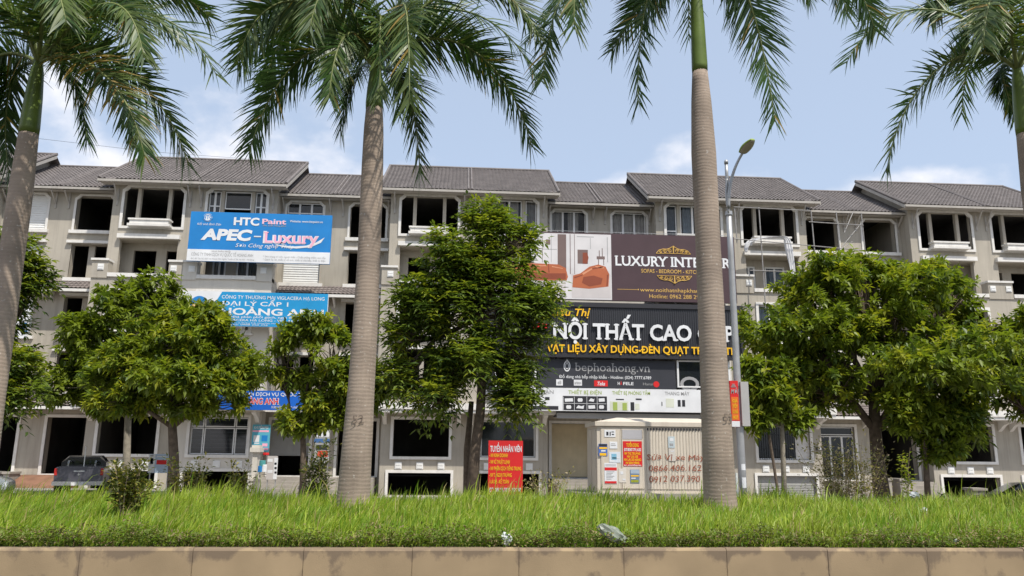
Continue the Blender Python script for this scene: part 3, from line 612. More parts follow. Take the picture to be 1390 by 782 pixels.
for cu, cv, sg in ((914, 344.5, 1), (915.5, 374.5, -1)):                          # scrolled ornaments
    c = at(cu, cv, Y+.01)
    def P(x, z): return (c.x+x, Y+.005, c.z+sg*z)
    for s in (-1, 1):
        for ox, oz, r in ((.22, .16, .13), (.5, .13, .12), (.76, .09, .09)):
            b.tube([P(s*(ox+r*(1-a/22)*math.cos(a*.5)), oz+r*(1-a/22)*math.sin(a*.5)) for a in range(18)], .022, 4)
        b.tube([P(s*1.03, 0), P(s*.7, .0), P(s*.3, .02), P(0, .0)], .018, 4)
        b.tube([P(s*1.02, 0), P(s*.85, .2), P(s*.6, .27), P(s*.4, .26), P(s*.2, .33), P(0, .46)], .022, 4)
    b.tube([P(0, 0), P(0, .46)], [.03, .06], 5)
b.build('gold_lettering', GOLD, t)
b = MB()
for k in range(16):
    p = at(672+k*21.3, 314.2+.25*k*.3, Y); b.tube([(p.x, Y+.1, z1), (p.x, Y+.1, z1+.1)], .012, 4)
b.tube([(x0, Y+.1, z1+.1), (x1, Y+.1, z1+.1)], .015, 4); b.build('top_rail', STEEL, t)

Y = 42.9
t, x0, x1, z0, z1 = board('furniture_billboard', 'ribbed charcoal billboard with raised white and yellow letters, under the maroon one', 'billboard', [(672, 410), (1009, 413.5), (1010, 488.5), (672, 484)], Y, [BLK], th=.22)
b = MB(); n = 110
for i in range(n):
    xx = x0+.2+(x1-x0-.4)*i/n; b.box(xx, xx+.045, Y-.01, Y+.02, z0+.28, z1-.28)
b.build('ribs', BLK2, t)
b = MB(); b.box(x0, x1, Y-.06, Y+.02, z1-.26, z1); b.box(x0, x1, Y-.06, Y+.02, z0, z0+.24); b.box(x1-.2, x1, Y-.055, Y+.02, z0+.24, z1-.26); b.box(x0, x0+.2, Y-.055, Y+.02, z0+.24, z1-.26); b.build('frame', INK, t)
def raised(t, name, m, Yl, dpt, calls):
    b = MB()
    for c in calls:
        for k in range(2):
            px_text(b, c[0], Yl+dpt*k, *c[1:6], **c[6])
    return b.build(name, m, t)
raised(t, 'raised_white_lettering', PAPER, Y-.14, .06, [('NỘI THẤT CAO CẤP', 749.5, 997, 459, 438.5, 0, dict(vb1=462.5, bold=.028, serif=True))])
raised(t, 'raised_yellow_lettering', YELL, Y-.12, .05, [('VẬT LIỆU XÂY DỰNG-ĐÈN QUẠT TRANG TRÍ', 742, 1003, 477, 467.5, 0, dict(vb1=481, bold=.022)), ('Siêu Thị', 748, 799, 428, 418.5, 0, dict(vb1=429, bold=.012, shear=.25))])
b = MB(); px_poly(b, Y-.1, [(722, 444), (729, 439), (742, 439.5), (743.5, 446), (736, 448.5), (726, 447)], 0, .08); b.build('red_emblem', PRED, t)

Y = 43.1
t, x0, x1, z0, z1 = board('window_sign', 'charcoal kitchenware panel with small brand squares between two glazed panes', 'shop sign', [(731, 487.5), (917, 489.5), (917, 528), (731, 525.5)], Y, [BLK2], th=.1)
b = MB(); px_text(b, 'bephoahong.vn', Y+.012, 780.5, 882.5, 503.5, 492.5, vb1=504.5, bold=-.004, serif=True); b.build('lettering', GREY, t)
b = MB(); px_text(b, 'Đồ dùng nhà bếp nhập khẩu - Hotline: (024) 7777.6789', Y+.012, 759, 884, 513, 509, vb1=514, bold=.008)
px_rect(b, Y+.012, 755, 515, 764, 523.3); px_rect(b, Y+.012, 779, 515.5, 790, 523.5)
for k, (r, hh) in enumerate(((4.6, 7.5), (2.4, 4.2))):
    q = [at(769.7+math.cos(a*math.pi/8)*r, 497-math.sin(a*math.pi/8)*hh-(2 if a == 4 else 0), Y+.012) for a in range(16)]; i_ = [at(769.7+math.cos(a*math.pi/8)*r*.74, 497-math.sin(a*math.pi/8)*hh*.78-(1.2 if a == 4 else 0), Y+.012) for a in range(16)]
    b.ring([(p.x, p.z) for p in q], [(p.x, p.z) for p in i_], Y+.012, Y+.02)
b.build('white_lettering', PAPER, t)
b = MB(); px_rect(b, Y+.012, 806.5, 516.5, 825, 524.5); c = at(891, 521.7, Y); disc(b, c.x, c.z, .17, Y+.012); px_text(b, 'Ä', Y+.012, 841.8, 844.6, 522.5, 518.5, bold=.02); b.build('red_logo', PRED, t)
b = MB(); px_text(b, 'H', Y+.012, 838.5, 841.4, 522.5, 518.5, bold=.02); px_text(b, 'FELE', Y+.012, 846, 860, 522.6, 518.7, bold=.02); px_text(b, 'Teka', Y+.006, 810, 821, 523, 518.3, shear=.3, bold=.02); b.build('brand_lettering', PAPER, t)
b = MB(); px_text(b, 'Hansi', Y+.012, 873, 886, 523, 519.5); px_text(b, 'eili', Y+.005, 757, 762, 521.5, 516.5, bold=.02); px_text(b, 'ariston', Y+.005, 780, 789, 521.5, 517.5, bold=.02); b.build('grey_brand_lettering', GREY, t)
for u0, u1, lb in ((672, 728, 'dark glazed pane left of the charcoal kitchenware panel'), (918.5, 992, 'dark glazed pane right of the charcoal kitchenware panel')):
    a = at(u0, 489, 43.1); c = at(u1, 527, 43.1)
    g = thing('shop_window', lb, 'window', ((a.x+c.x)/2, 43.2, c.z), 'glazed panes beside the kitchenware panel')
    b = MB(); b.ring(rect(a.x, c.x, c.z, a.z), rect(a.x+.1, c.x-.1, c.z+.08, a.z-.08), 43.08, 43.2); b.build('frame', ALU, g)
    b = MB(); b.box(a.x+.1, c.x-.1, 43.14, 43.16, c.z+.08, a.z-.08); b.build('pane', DGLASS, g)
    b = MB()
    if u0 > 900:
        o = at(936, 519, 43.13); b.ring([(o.x+.55*math.cos(k*.3927), o.z-.1+.42*math.sin(k*.3927)) for k in range(16)], [(o.x+.36*math.cos(k*.3927), o.z-.1+.25*math.sin(k*.3927)) for k in range(16)], 43.12, 43.135)
    else: px_rect(b, 43.12, 716, 516, 725, 525)
    b.build('window_sticker', GREY, g)
t, x0, x1, z0, z1 = board('fascia_sign', 'white fascia sign with grey and green product headings above the beige roller door', 'shop sign', [(676, 525), (983, 530), (983, 562.5), (676, 554.5)], 43.0, [PAPER], th=.35)
Y = 43.0
b = MB(); px_text(b, 'VÁN SÀN', Y+.012, 717, 751.5, 534, 529.3, vb1=534.4, bold=.012); px_text(b, 'THANG MÁY', Y+.012, 902.5, 936, 536.3, 531.8, bold=.01); b.build('grey_lettering', GREY, t)
b = MB(); px_text(b, 'THIẾT BỊ ĐIỆN', Y+.012, 771.5, 816.5, 534.8, 530, bold=.012); px_text(b, 'THIẾT BỊ PHÒNG TẮM', Y+.012, 831, 882.5, 535.5, 531, bold=.01); b.build('green_lettering', GRN, t)
b = MB(); px_rect(b, Y+.012, 764, 537.8, 824, 557); b.build('product_picture', INK, t)
for u0, v0, u1, v1 in ((836, 541.5, 847, 543), (863, 541, 871, 543), (856, 546, 861, 557.5), (722, 551, 758, 556), (898, 545.5, 899.2, 551), (920, 543, 924, 552), (926, 543, 930, 552), (740, 539, 746, 543)):
    b = MB(); px_rect(b, Y+.012, u0, v0, u1, v1); b.build('product_picture', INK, t)
b = MB()
for k, u in enumerate((765, 780, 797, 811)):
    for j, v in enumerate((539, 548.5)):
        wdt = (14, 15, 12, 11)[k]
        if (k+j) % 3 == 0: px_poly(b, Y+.006, [(u+1.5, v+2), (u+wdt-1.5, v+1.5), (u+wdt-1, v+6), (u+2, v+6.5)], 0, .004)
        elif (k+j) % 3 == 1: px_poly(b, Y+.006, [(u+wdt/2+3.6*math.cos(a*.785), v+4-2.9*math.sin(a*.785)*(1.2 if a % 2 else .8)) for a in range(8)], 0, .004)
        else: px_poly(b, Y+.006, [(u+2, v+5.5), (u+5, v+1.5), (u+9, v+3), (u+wdt-2, v+1.8), (u+wdt-3, v+6.5)], 0, .004)
    px_rect(b, Y+.006, u-.6, 538.5, u-.1, 557, 0, .004)
px_rect(b, Y+.006, 765, 547.6, 823, 548.1, 0, .003); b.build('product_silhouette', PAPER, t)
PALE = flat('print pale', (.6, .62, .52))
for u0, v0, u1, v1 in ((828, 545, 853, 557.5), (904, 541, 915, 553), (862, 548, 868, 556), (725, 541, 735, 549)):
    b = MB(); px_rect(b, Y+.013, u0, v0, u1, v1); b.build('pale_product_picture', PALE, t)
b = MB(); px_rect(b, Y+.006, 832, 546, 838, 557, 0, .003); px_rect(b, Y+.006, 845, 547, 851, 557, 0, .003); b.build('green_product_picture', GRN, t)

# --- beige roller door below, with its dark housing
a = at(753, 558, 44.3); c = at(945, 571, 44.3)
t = thing('awning', 'dark slatted awning box under the white fascia sign', 'awning', ((a.x+c.x)/2, 44, c.z))
b = MB(); b.box(a.x, c.x, 43.45, 44.9, c.z+.12, a.z+.1); b.build('housing', BLK2, t)
b = MB(); b.box(a.x, c.x, 43.4, 43.45, c.z, c.z+.3); b.build('fascia', GREY, t)

# ------------------------------------------------------------------ scaffolding and cloth on the upper front
def P3(u, v, Y): p = at(u, v, Y); return (p.x, p.y, p.z)
RUST = mat('dull scaffold steel', (.27, .26, .25), .6, .2, 4)
t = thing('scaffold', 'thin rusty steel scaffold standing before the upper windows beside the lamp', 'scaffold', (22, 43.3, 6), None)
for (u0, v0, u1, v1) in ((1030, 281, 1042, 420), (1101, 287, 1106, 365), (1135, 288, 1143, 370), (1169, 289, 1176, 375), (997, 283, 999, 330)):
    b = MB(); p = Vector(P3(u0, v0, 43.1)); q = Vector(P3(u1, v1, 43.1)); q.x = p.x+.05; b.tube([p, q], .035, 6); b.build('pole', RUST, t)
for (u0, v0, u1, v1) in ((1098, 301, 1172, 306), (995, 324, 1172, 340), (1018, 367, 1080, 369), (996, 281, 1100, 286)):
    b = MB(); b.tube([P3(u0, v0, 43.05), P3(u1, v1, 43.05)], .028, 6); b.build('rail', RUST, t)
for (u0, v0, u1, v1) in ((1143, 335, 1170, 302), (1143, 338, 1157, 328), (1146, 316, 1158, 288)):
    b = MB(); b.tube([P3(u0, v0, 43.15), P3(u1, v1, 43.6)], .025, 6); b.build('brace', RUST, t)
# white cloth over the ledge
CLOTH = mat('white cloth', (.62, .62, .63), .9, .15, 3, .3, 8)
def drape(name, label, path, wds, m):
    V = []; Fc = []; n = len(path); k = 9; pv = [Vector(p) for p in path]
    for i, p in enumerate(pv):
        T = (pv[min(i+1, n-1)]-pv[max(i-1, 0)]).normalized(); W = Vector((-T.z, 0, T.x)).normalized()
        for j in range(k):
            a = j/(k-1)-.5; q = p+W*a*wds[i]
            V.append((q.x+.05*math.sin(i*1.3+j*2), q.y-.10*math.sin(j*2.1+i*.6)-.05, q.z+.05*math.sin(j*2.6+i*1.7)))
    for i in range(n-1):
        for j in range(k-1): Fc.append((i*k+j, i*k+j+1, (i+1)*k+j+1, (i+1)*k+j))
    me = bpy.data.meshes.new(name); me.from_pydata(V, [], Fc); me.materials.append(m)
    for p in me.polygons: p.use_smooth = True
    o = link(name, me, None, path[0]); md = o.modifiers.new('thick', 'SOLIDIFY'); md.thickness = .03
    s = o.modifiers.new('sub', 'SUBSURF'); s.levels = s.render_levels = 1
    return tag(o, label, 'cloth')
pts = [P3(u, v, 44.2) for u, v in ((1012, 343), (1013, 333), (1017, 327), (1026, 325), (1036, 323), (1048, 322), (1058, 322), (1065, 322), (1069, 328), (1071, 340), (1073, 352), (1075, 364), (1077, 380))]
drape('hanging_cloth', 'crumpled white cloth draped over the planter ledge of the scaffolded townhouse', pts, [.12, .2, .22, .13, .10, .12, .09, .16, .36, .42, .38, .42, .3], CLOTH)
t, x0, x1, z0, z1 = board('shop_sign', 'narrow white shop sign half hidden behind the leaning left palm', 'shop sign', [(12, 409), (40, 409), (37, 459), (9, 459)], 43.6, [PAPER])
b = MB(); px_rect(b, 43.6, 30, 438, 36, 446, 0, .01); px_rect(b, 43.6, 29, 449, 37, 452, 0, .01); b.build('print', BLUE, t)

# ------------------------------------------------------------------ royal palms on the median
LEAFP = leafmat('palm leaf', (0.046, 0.095, 0.022), .30, .40); LEAFP2 = leafmat('palm leaf pale', (0.115, 0.16, 0.045), .32, .42); LEAFY = leafmat('palm leaf yellowed', (0.30, 0.21, 0.05), .35, .5)
SHAFT = mat('palm crownshaft', (0.105, 0.15, 0.03), 0.35, .25, 1.6, .1, 20)
RACH = mat('palm leaf stalk', (0.16, 0.19, 0.06), .5, .2, 3)
def palm_bark():
    m = mat('palm trunk', (0.295, 0.235, 0.185), 0.9, 0.26, 1.4, 0, 30, streak=0.45, stain=(.13, .10, .08))
    n = m.node_tree.nodes; l = m.node_tree.links; p = n['Principled BSDF']
    t = n.new('ShaderNodeTexCoord'); w_ = n.new('ShaderNodeTexWave'); w_.wave_type = 'BANDS'; w_.bands_direction = 'Z'
    w_.inputs['Scale'].default_value = 4.6; w_.inputs['Distortion'].default_value = 5.0; w_.inputs['Detail'].default_value = 4; w_.inputs['Detail Scale'].default_value = .8
    l.new(t.outputs['Object'], w_.inputs['Vector'])
    ns = n.new('ShaderNodeTexNoise'); ns.inputs['Scale'].default_value = 26; l.new(t.outputs['Object'], ns.inputs['Vector'])
    ad = n.new('ShaderNodeMath'); ad.operation = 'MULTIPLY_ADD'; ad.inputs[1].default_value = .5; l.new(ns.outputs['Fac'], ad.inputs[0]); l.new(w_.outputs['Fac'], ad.inputs[2])
    b = n.new('ShaderNodeBump'); b.inputs['Strength'].default_value = .22; b.inputs['Distance'].default_value = .01
    l.new(ad.outputs[0], b.inputs['Height']); l.new(b.outputs[0], p.inputs['Normal'])
    r = n.new('ShaderNodeMapRange'); r.inputs['From Min'].default_value = 0.0; r.inputs['From Max'].default_value = .12; r.inputs['To Min'].default_value = .17; r.inputs['To Max'].default_value = 0
    l.new(w_.outputs['Fac'], r.inputs['Value'])
    x = n.new('ShaderNodeMix'); x.data_type = 'RGBA'; x.inputs['B'].default_value = (.14, .105, .08, 1)
    src = p.inputs['Base Color'].links[0].from_socket; l.new(r.outputs[0], x.inputs['Factor']); l.new(src, x.inputs['A'])
    v = n.new('ShaderNodeTexNoise'); v.inputs['Scale'].default_value = 19; v.inputs['Detail'].default_value = 2; l.new(t.outputs['Object'], v.inputs['Vector'])
    r2 = n.new('ShaderNodeMapRange'); r2.inputs['From Min'].default_value = .66; r2.inputs['From Max'].default_value = .72; r2.inputs['To Max'].default_value = .6; l.new(v.outputs['Fac'], r2.inputs['Value'])
    y = n.new('ShaderNodeMix'); y.data_type = 'RGBA'; y.inputs['B'].default_value = (.5, .47, .42, 1); l.new(r2.outputs[0], y.inputs['Factor']); l.new(x.outputs['Result'], y.inputs['A'])
    l.new(y.outputs['Result'], p.inputs['Base Color'])
    return m
PTRUNK = palm_bark()
def bez(c, t):
    c = [Vector(p) for p in c]
    while len(c) > 1: c = [c[i].lerp(c[i+1], t) for i in range(len(c)-1)]
    return c[0]
def frond(parent, ctl, rng, lmax=.85, mats=(LEAFP, LEAFP2, LEAFY), pale=.15, yel=.02, n=140, hang=.45, name='frond', roll=None):
    K = 30; pts = [bez(ctl, i/K) for i in range(K+1)]
    V = []; Fc = []; mi = []
    up = Vector((0, 0, 1)); roll = rad(rng.choice([-1, 1])*rng.uniform(25, 60)) if roll is None else roll
    for i in range(n):
        t = .10+.90*(i+rng.random()*.6)/n; x = min(K-1e-3, t*K); j = int(x); p = pts[j].lerp(pts[j+1], x-j)
        T = (pts[min(j+2, K)]-pts[max(j-1, 0)]).normalized(); B = T.cross(up)
        if B.length < .15: B = T.cross(Vector((.6, .8, .1)))
        B.normalize(); B.rotate(Matrix.Rotation(roll, 3, T)); Nn = B.cross(T).normalized()
        prof = (.35+.65*min(1, t/.30)) if t < .3 else 1.0 - .45*((t-.3)/.7)**2
        for s in (-1, 1):
            a = rad(70-40*t+rng.normal(0, 6)); k = rad(rng.choice([-20, 4, 26])+rng.normal(0, 9))
            d = T*math.cos(a)+(B*s*math.cos(k)+Nn*math.sin(k))*math.sin(a)
            ln = 1.16*lmax*prof*(.85+.3*rng.random()); wd = .015+.010*rng.random()
            wv = T.cross(d).cross(d).normalized() if T.cross(d).length > 1e-3 else B
            wv = (T-d*T.dot(d)).normalized()
            q = p.copy(); dd = d.copy(); base = len(V); g = hang*(.10+.16*rng.random())
            for sg in range(5):
                f = sg/4; wdt = wd*(.75 if sg == 0 else 1-.92*max(0, f-.35)/.65)
                V.append(tuple(q-wv*wdt)); V.append(tuple(q+wv*wdt))
                dd = (dd+Vector((0, 0, -1))*g*(.5+f*1.6)).normalized(); q = q+dd*(ln/4)
            m = 2 if rng.random() < yel else (1 if rng.random() < pale else 0)
            for sg in range(4): Fc.append((base+2*sg, base+2*sg+1, base+2*sg+3, base+2*sg+2)); mi.append(m)
    o = np_mesh(name, V, Fc, mi, mats, parent)
    b = MB(); b.tube(pts, [.04*(1-i/(K+2))+.006 for i in range(K+1)], 5); b.build('stalk', RACH, o, smooth=True)
def palm(label, base_px, top_px, shaft_len, Yp, fronds, rad_prof, extra=8, seed=1, number=None, crown_off=(0, 0)):
    rng = np.random.default_rng(seed)
    bp = at(base_px[0], base_px[1], Yp); tp = at(top_px[0], top_px[1], Yp); bp.z = 1.38
    t = thing('royal_palm', label, 'palm tree', tuple(bp), 'royal palms along the median')
    K = 40; mb = MB(); ax = []
    for i in range(K+1):
        f = i/K; p = bp.lerp(tp, f); p.x += {22: .055, 11: .02}.get(seed, 0)*math.sin(f*3.1); ax.append(p)
    rr = [np.interp(i/K, [a for a, _ in rad_prof], [r for _, r in rad_prof])*(1+.003*math.sin(i*5.7)) for i in range(K+1)]
    mb.tube(ax, rr, 24); mb.build('trunk', PTRUNK, t, smooth=True)
    d = (tp-ax[-4]).normalized(); ct = tp+d*shaft_len
    s = MB(); s.tube([tp-d*.02, tp+d*.12, tp+d*shaft_len*.5, tp+d*shaft_len*.85, ct, ct+d*.5], [rr[-1]*1.02, rr[-1]*1.05, rr[-1]*.92, rr[-1]*.72, rr[-1]*.5, .03], 16); s.build('crownshaft', SHAFT, t, smooth=True)
    for fr in fronds:
        ctl = [tuple(ct)]
        for u, v, dy in fr['p']: ctl.append(tuple(at(u, v, Yp+dy)))
        frond(t, ctl, rng, fr.get('l', .85), pale=fr.get('pale', .15), yel=fr.get('yel', .015), n=fr.get('n', 140), hang=fr.get('h', .9)*.45, roll=fr.get('r'))
    for i in range(extra):                        # leaves of the crown above and behind the view
        a = 2*math.pi*i/extra+rng.random()*.5; e = rad(rng.uniform(45, 72)); r = rng.uniform(2.9, 3.5); h = Vector((math.cos(a), math.sin(a), 0))
        p1 = ct+h*r*.35*math.cos(e)+Vector((0, 0, r*.5*math.sin(e)+.3)); p2 = ct+h*r*.75+Vector((0, 0, r*.75)); p3 = ct+h*r*1.05+Vector((0, 0, r*.15))
        frond(t, [ct, p1, p2, p3], rng, .8, n=60)
    if number:
        f = (number[2]-bp.z)/(tp.z-bp.z); cx = bp.lerp(tp, f).x; cy = Yp; r = np.interp(f, [a for a, _ in rad_prof], [r for _, r in rad_prof])
        b = MB(); x0 = at(number[1], 570, Yp).x
        lettering(b, number[0], x0, x0+.2, number[2], .15, Yp, jitter=.03, warp=lambda x, z: cy-math.sqrt(max(.0004, (r+.02)**2-(x-cx)**2))-.012)
        b.build('painted_number', flat('faded trunk paint', (.15, .115, .09)), t)
    return t
# each leaf: points (u, v, how far behind the trunk's own distance)
palm('leaning royal palm at the left edge with a yellowing drooping leaf', (-36, 692), (39, 181), 1.45, 14.5, [
    dict(p=[(80, 40, .2), (150, 60, .3), (225, 115, .3), (256, 225, .2)], l=.85, pale=.1, h=1.0),
    dict(p=[(90, 60, -.5), (130, 85, -.7), (175, 110, -.8), (196, 212, -.9)], l=.8, pale=.45, yel=.22, h=1.2),
    dict(p=[(80, 10, -.2), (140, -35, -.3), (215, -45, -.4), (283, 22, -.5)], l=.85, pale=.35),
    dict(p=[(100, 30, -.9), (140, -20, -1.4), (180, -15, -1.7), (195, 78, -1.8)], l=.75, pale=.7),
    dict(p=[(20, 60, .3), (-30, 60, .5), (-50, 130, .6), (-45, 230, .6)], l=.85, pale=.1),
    dict(p=[(35, 80, .6), (10, 90, .9), (0, 150, 1.1), (12, 235, 1.1)], l=.75, pale=.05),
    dict(p=[(40, 20, -.6), (-10, -30, -1), (-60, 20, -1.2), (-80, 110, -1.3)], l=.85, pale=.4),
    dict(p=[(60, 60, .8), (95, 75, 1.3), (110, 120, 1.6), (118, 190, 1.7)], l=.7, pale=.05),
    dict(p=[(70, 20, .8), (150, -40, 1.3), (200, 0, 1.6), (245, 60, 1.6)], l=.75, pale=.1),
    dict(p=[(60, 10, -1.0), (60, -60, -1.8), (70, -60, -2.2), (90, 30, -2.5)], l=.8, pale=.6)],
    [(0, .31), (.06, .27), (.3, .225), (.6, .21), (.85, .205), (1, .17)], 5, 11)
palm('stout royal palm numbered 52 standing before the cream townhouse edge', (478, 690), (508, 147), .85, 14.5, [
    dict(p=[(480, 50, .2), (420, 35, .3), (365, 105, .3), (338, 208, .3)], l=.85, pale=.06, h=1.0),
    dict(p=[(470, 20, -.5), (400, -40, -.8), (340, 0, -1.0), (322, 88, -1.1)], l=.85, pale=.4),
    dict(p=[(540, 50, .2), (610, 20, .3), (690, 70, .3), (722, 200, .2)], l=.85, pale=.08, h=1.0),
    dict(p=[(550, 20, -.4), (620, -55, -.6), (690, -40, -.7), (735, 55, -.8)], l=.85, pale=.35),
    dict(p=[(545, 20, -1.2), (550, -50, -2.0), (556, 20, -2.6), (556, 140, -2.8)], l=.75, pale=.85, yel=.03, h=1.1),
    dict(p=[(525, 90, .8), (550, 90, 1.3), (565, 130, 1.6), (570, 236, 1.7)], l=.8, pale=.05),
    dict(p=[(505, 80, .9), (490, 75, 1.4), (470, 115, 1.7), (462, 178, 1.8)], l=.75, pale=.05),
    dict(p=[(500, 30, .6), (430, -30, 1.0), (380, 30, 1.2), (360, 110, 1.3)], l=.8, pale=.1),
    dict(p=[(530, 40, .6), (590, -10, 1.0), (640, 40, 1.2), (672, 110, 1.3)], l=.75, pale=.1),
    dict(p=[(518, 30, -.9), (518, -20, -1.7), (514, 30, -2.1), (516, 128, -2.2)], l=.65, pale=.45, h=1.1),
    dict(p=[(500, 50, -.6), (470, 10, -1.2), (452, 60, -1.5), (447, 132, -1.6)], l=.7, pale=.35),
    dict(p=[(515, 10, -.8), (480, -70, -1.4), (440, -60, -1.8), (420, 40, -2.0)], l=.75, pale=.5)],
    [(0, .35), (.05, .295), (.3, .245), (.6, .218), (.85, .21), (.94, .195), (1, .165)], 5, 22, ('52', 481, at(487, 575, 14.2).z))
palm('tallest royal palm numbered 53, its crown out of view, beside the street lamp', (978, 690), (950, 97), 2.2, 14.5, [
    dict(p=[(915, -70, .2), (880, -60, .3), (865, 20, .3), (866, 142, .3)], l=.85, pale=.08),
    dict(p=[(880, -110, -.4), (800, -110, -.6), (745, -20, -.7), (737, 108, -.8)], l=.85, pale=.35),
    dict(p=[(985, -70, .3), (1010, -50, .4), (1035, 40, .4), (1052, 165, .4)], l=.9, pale=.03),
    dict(p=[(1010, -110, -.2), (1090, -130, -.3), (1160, -60, -.3), (1188, 42, -.3)], l=.85, pale=.1),
    dict(p=[(920, -60, .9), (900, -50, 1.4), (880, -10, 1.7), (830, 70, 1.8)], l=.8, pale=.08),
    dict(p=[(990, -100, .9), (1020, -100, 1.4), (1075, -70, 1.7), (1100, 0, 1.8)], l=.8, pale=.06),
    dict(p=[(905, -90, .5), (850, -100, .8), (800, -60, 1.0), (712, 60, 1.1)], l=.8, pale=.1),
    dict(p=[(1000, -90, .7), (1060, -120, 1.0), (1130, -100, 1.2), (1150, 22, 1.2)], l=.8, pale=.05),
    dict(p=[(900, -100, -.9), (830, -150, -1.4), (770, -90, -1.7), (780, 40, -1.8)], l=.8, pale=.5)],
    [(0, .34), (.05, .30), (.3, .262), (.6, .242), (.8, .246), (.92, .205), (1, .155)], 6, 33, ('53', 975, at(980, 572, 14.2).z))
palm('royal palm at the right edge with one long leaf arching left', (1462, 700), (1392, 181), 1.45, 14.5, [
    dict(p=[(1345, 55, -.2), (1290, 60, -.3), (1222, 110, -.3), (1203, 235, -.4)], l=.72, pale=.3, h=.8),
    dict(p=[(1340, 20, .4), (1310, -40, .7), (1285, -30, .8), (1262, 25, .9)], l=.8, pale=.15),
    dict(p=[(1370, 20, -.9), (1355, -40, -1.6), (1340, -20, -2.1), (1335, 60, -2.3)], l=.8, pale=.8, yel=.05),
    dict(p=[(1365, 80, .5), (1350, 80, .9), (1360, 110, 1.1), (1378, 160, 1.2)], l=.55, pale=.1),
    dict(p=[(1360, 40, .9), (1330, 0, 1.4), (1310, 30, 1.7), (1300, 80, 1.8)], l=.65, pale=.1),
    dict(p=[(1420, 40, 0), (1480, 30, 0), (1530, 90, 0), (1550, 200, 0)], l=.85),
    dict(p=[(1410, 30, -.8), (1450, -20, -1.3), (1480, 20, -1.6), (1490, 120, -1.8)], l=.8, pale=.5)],
    [(0, .33), (.05, .29), (.3, .245), (.6, .225), (.85, .215), (1, .17)], 5, 44)

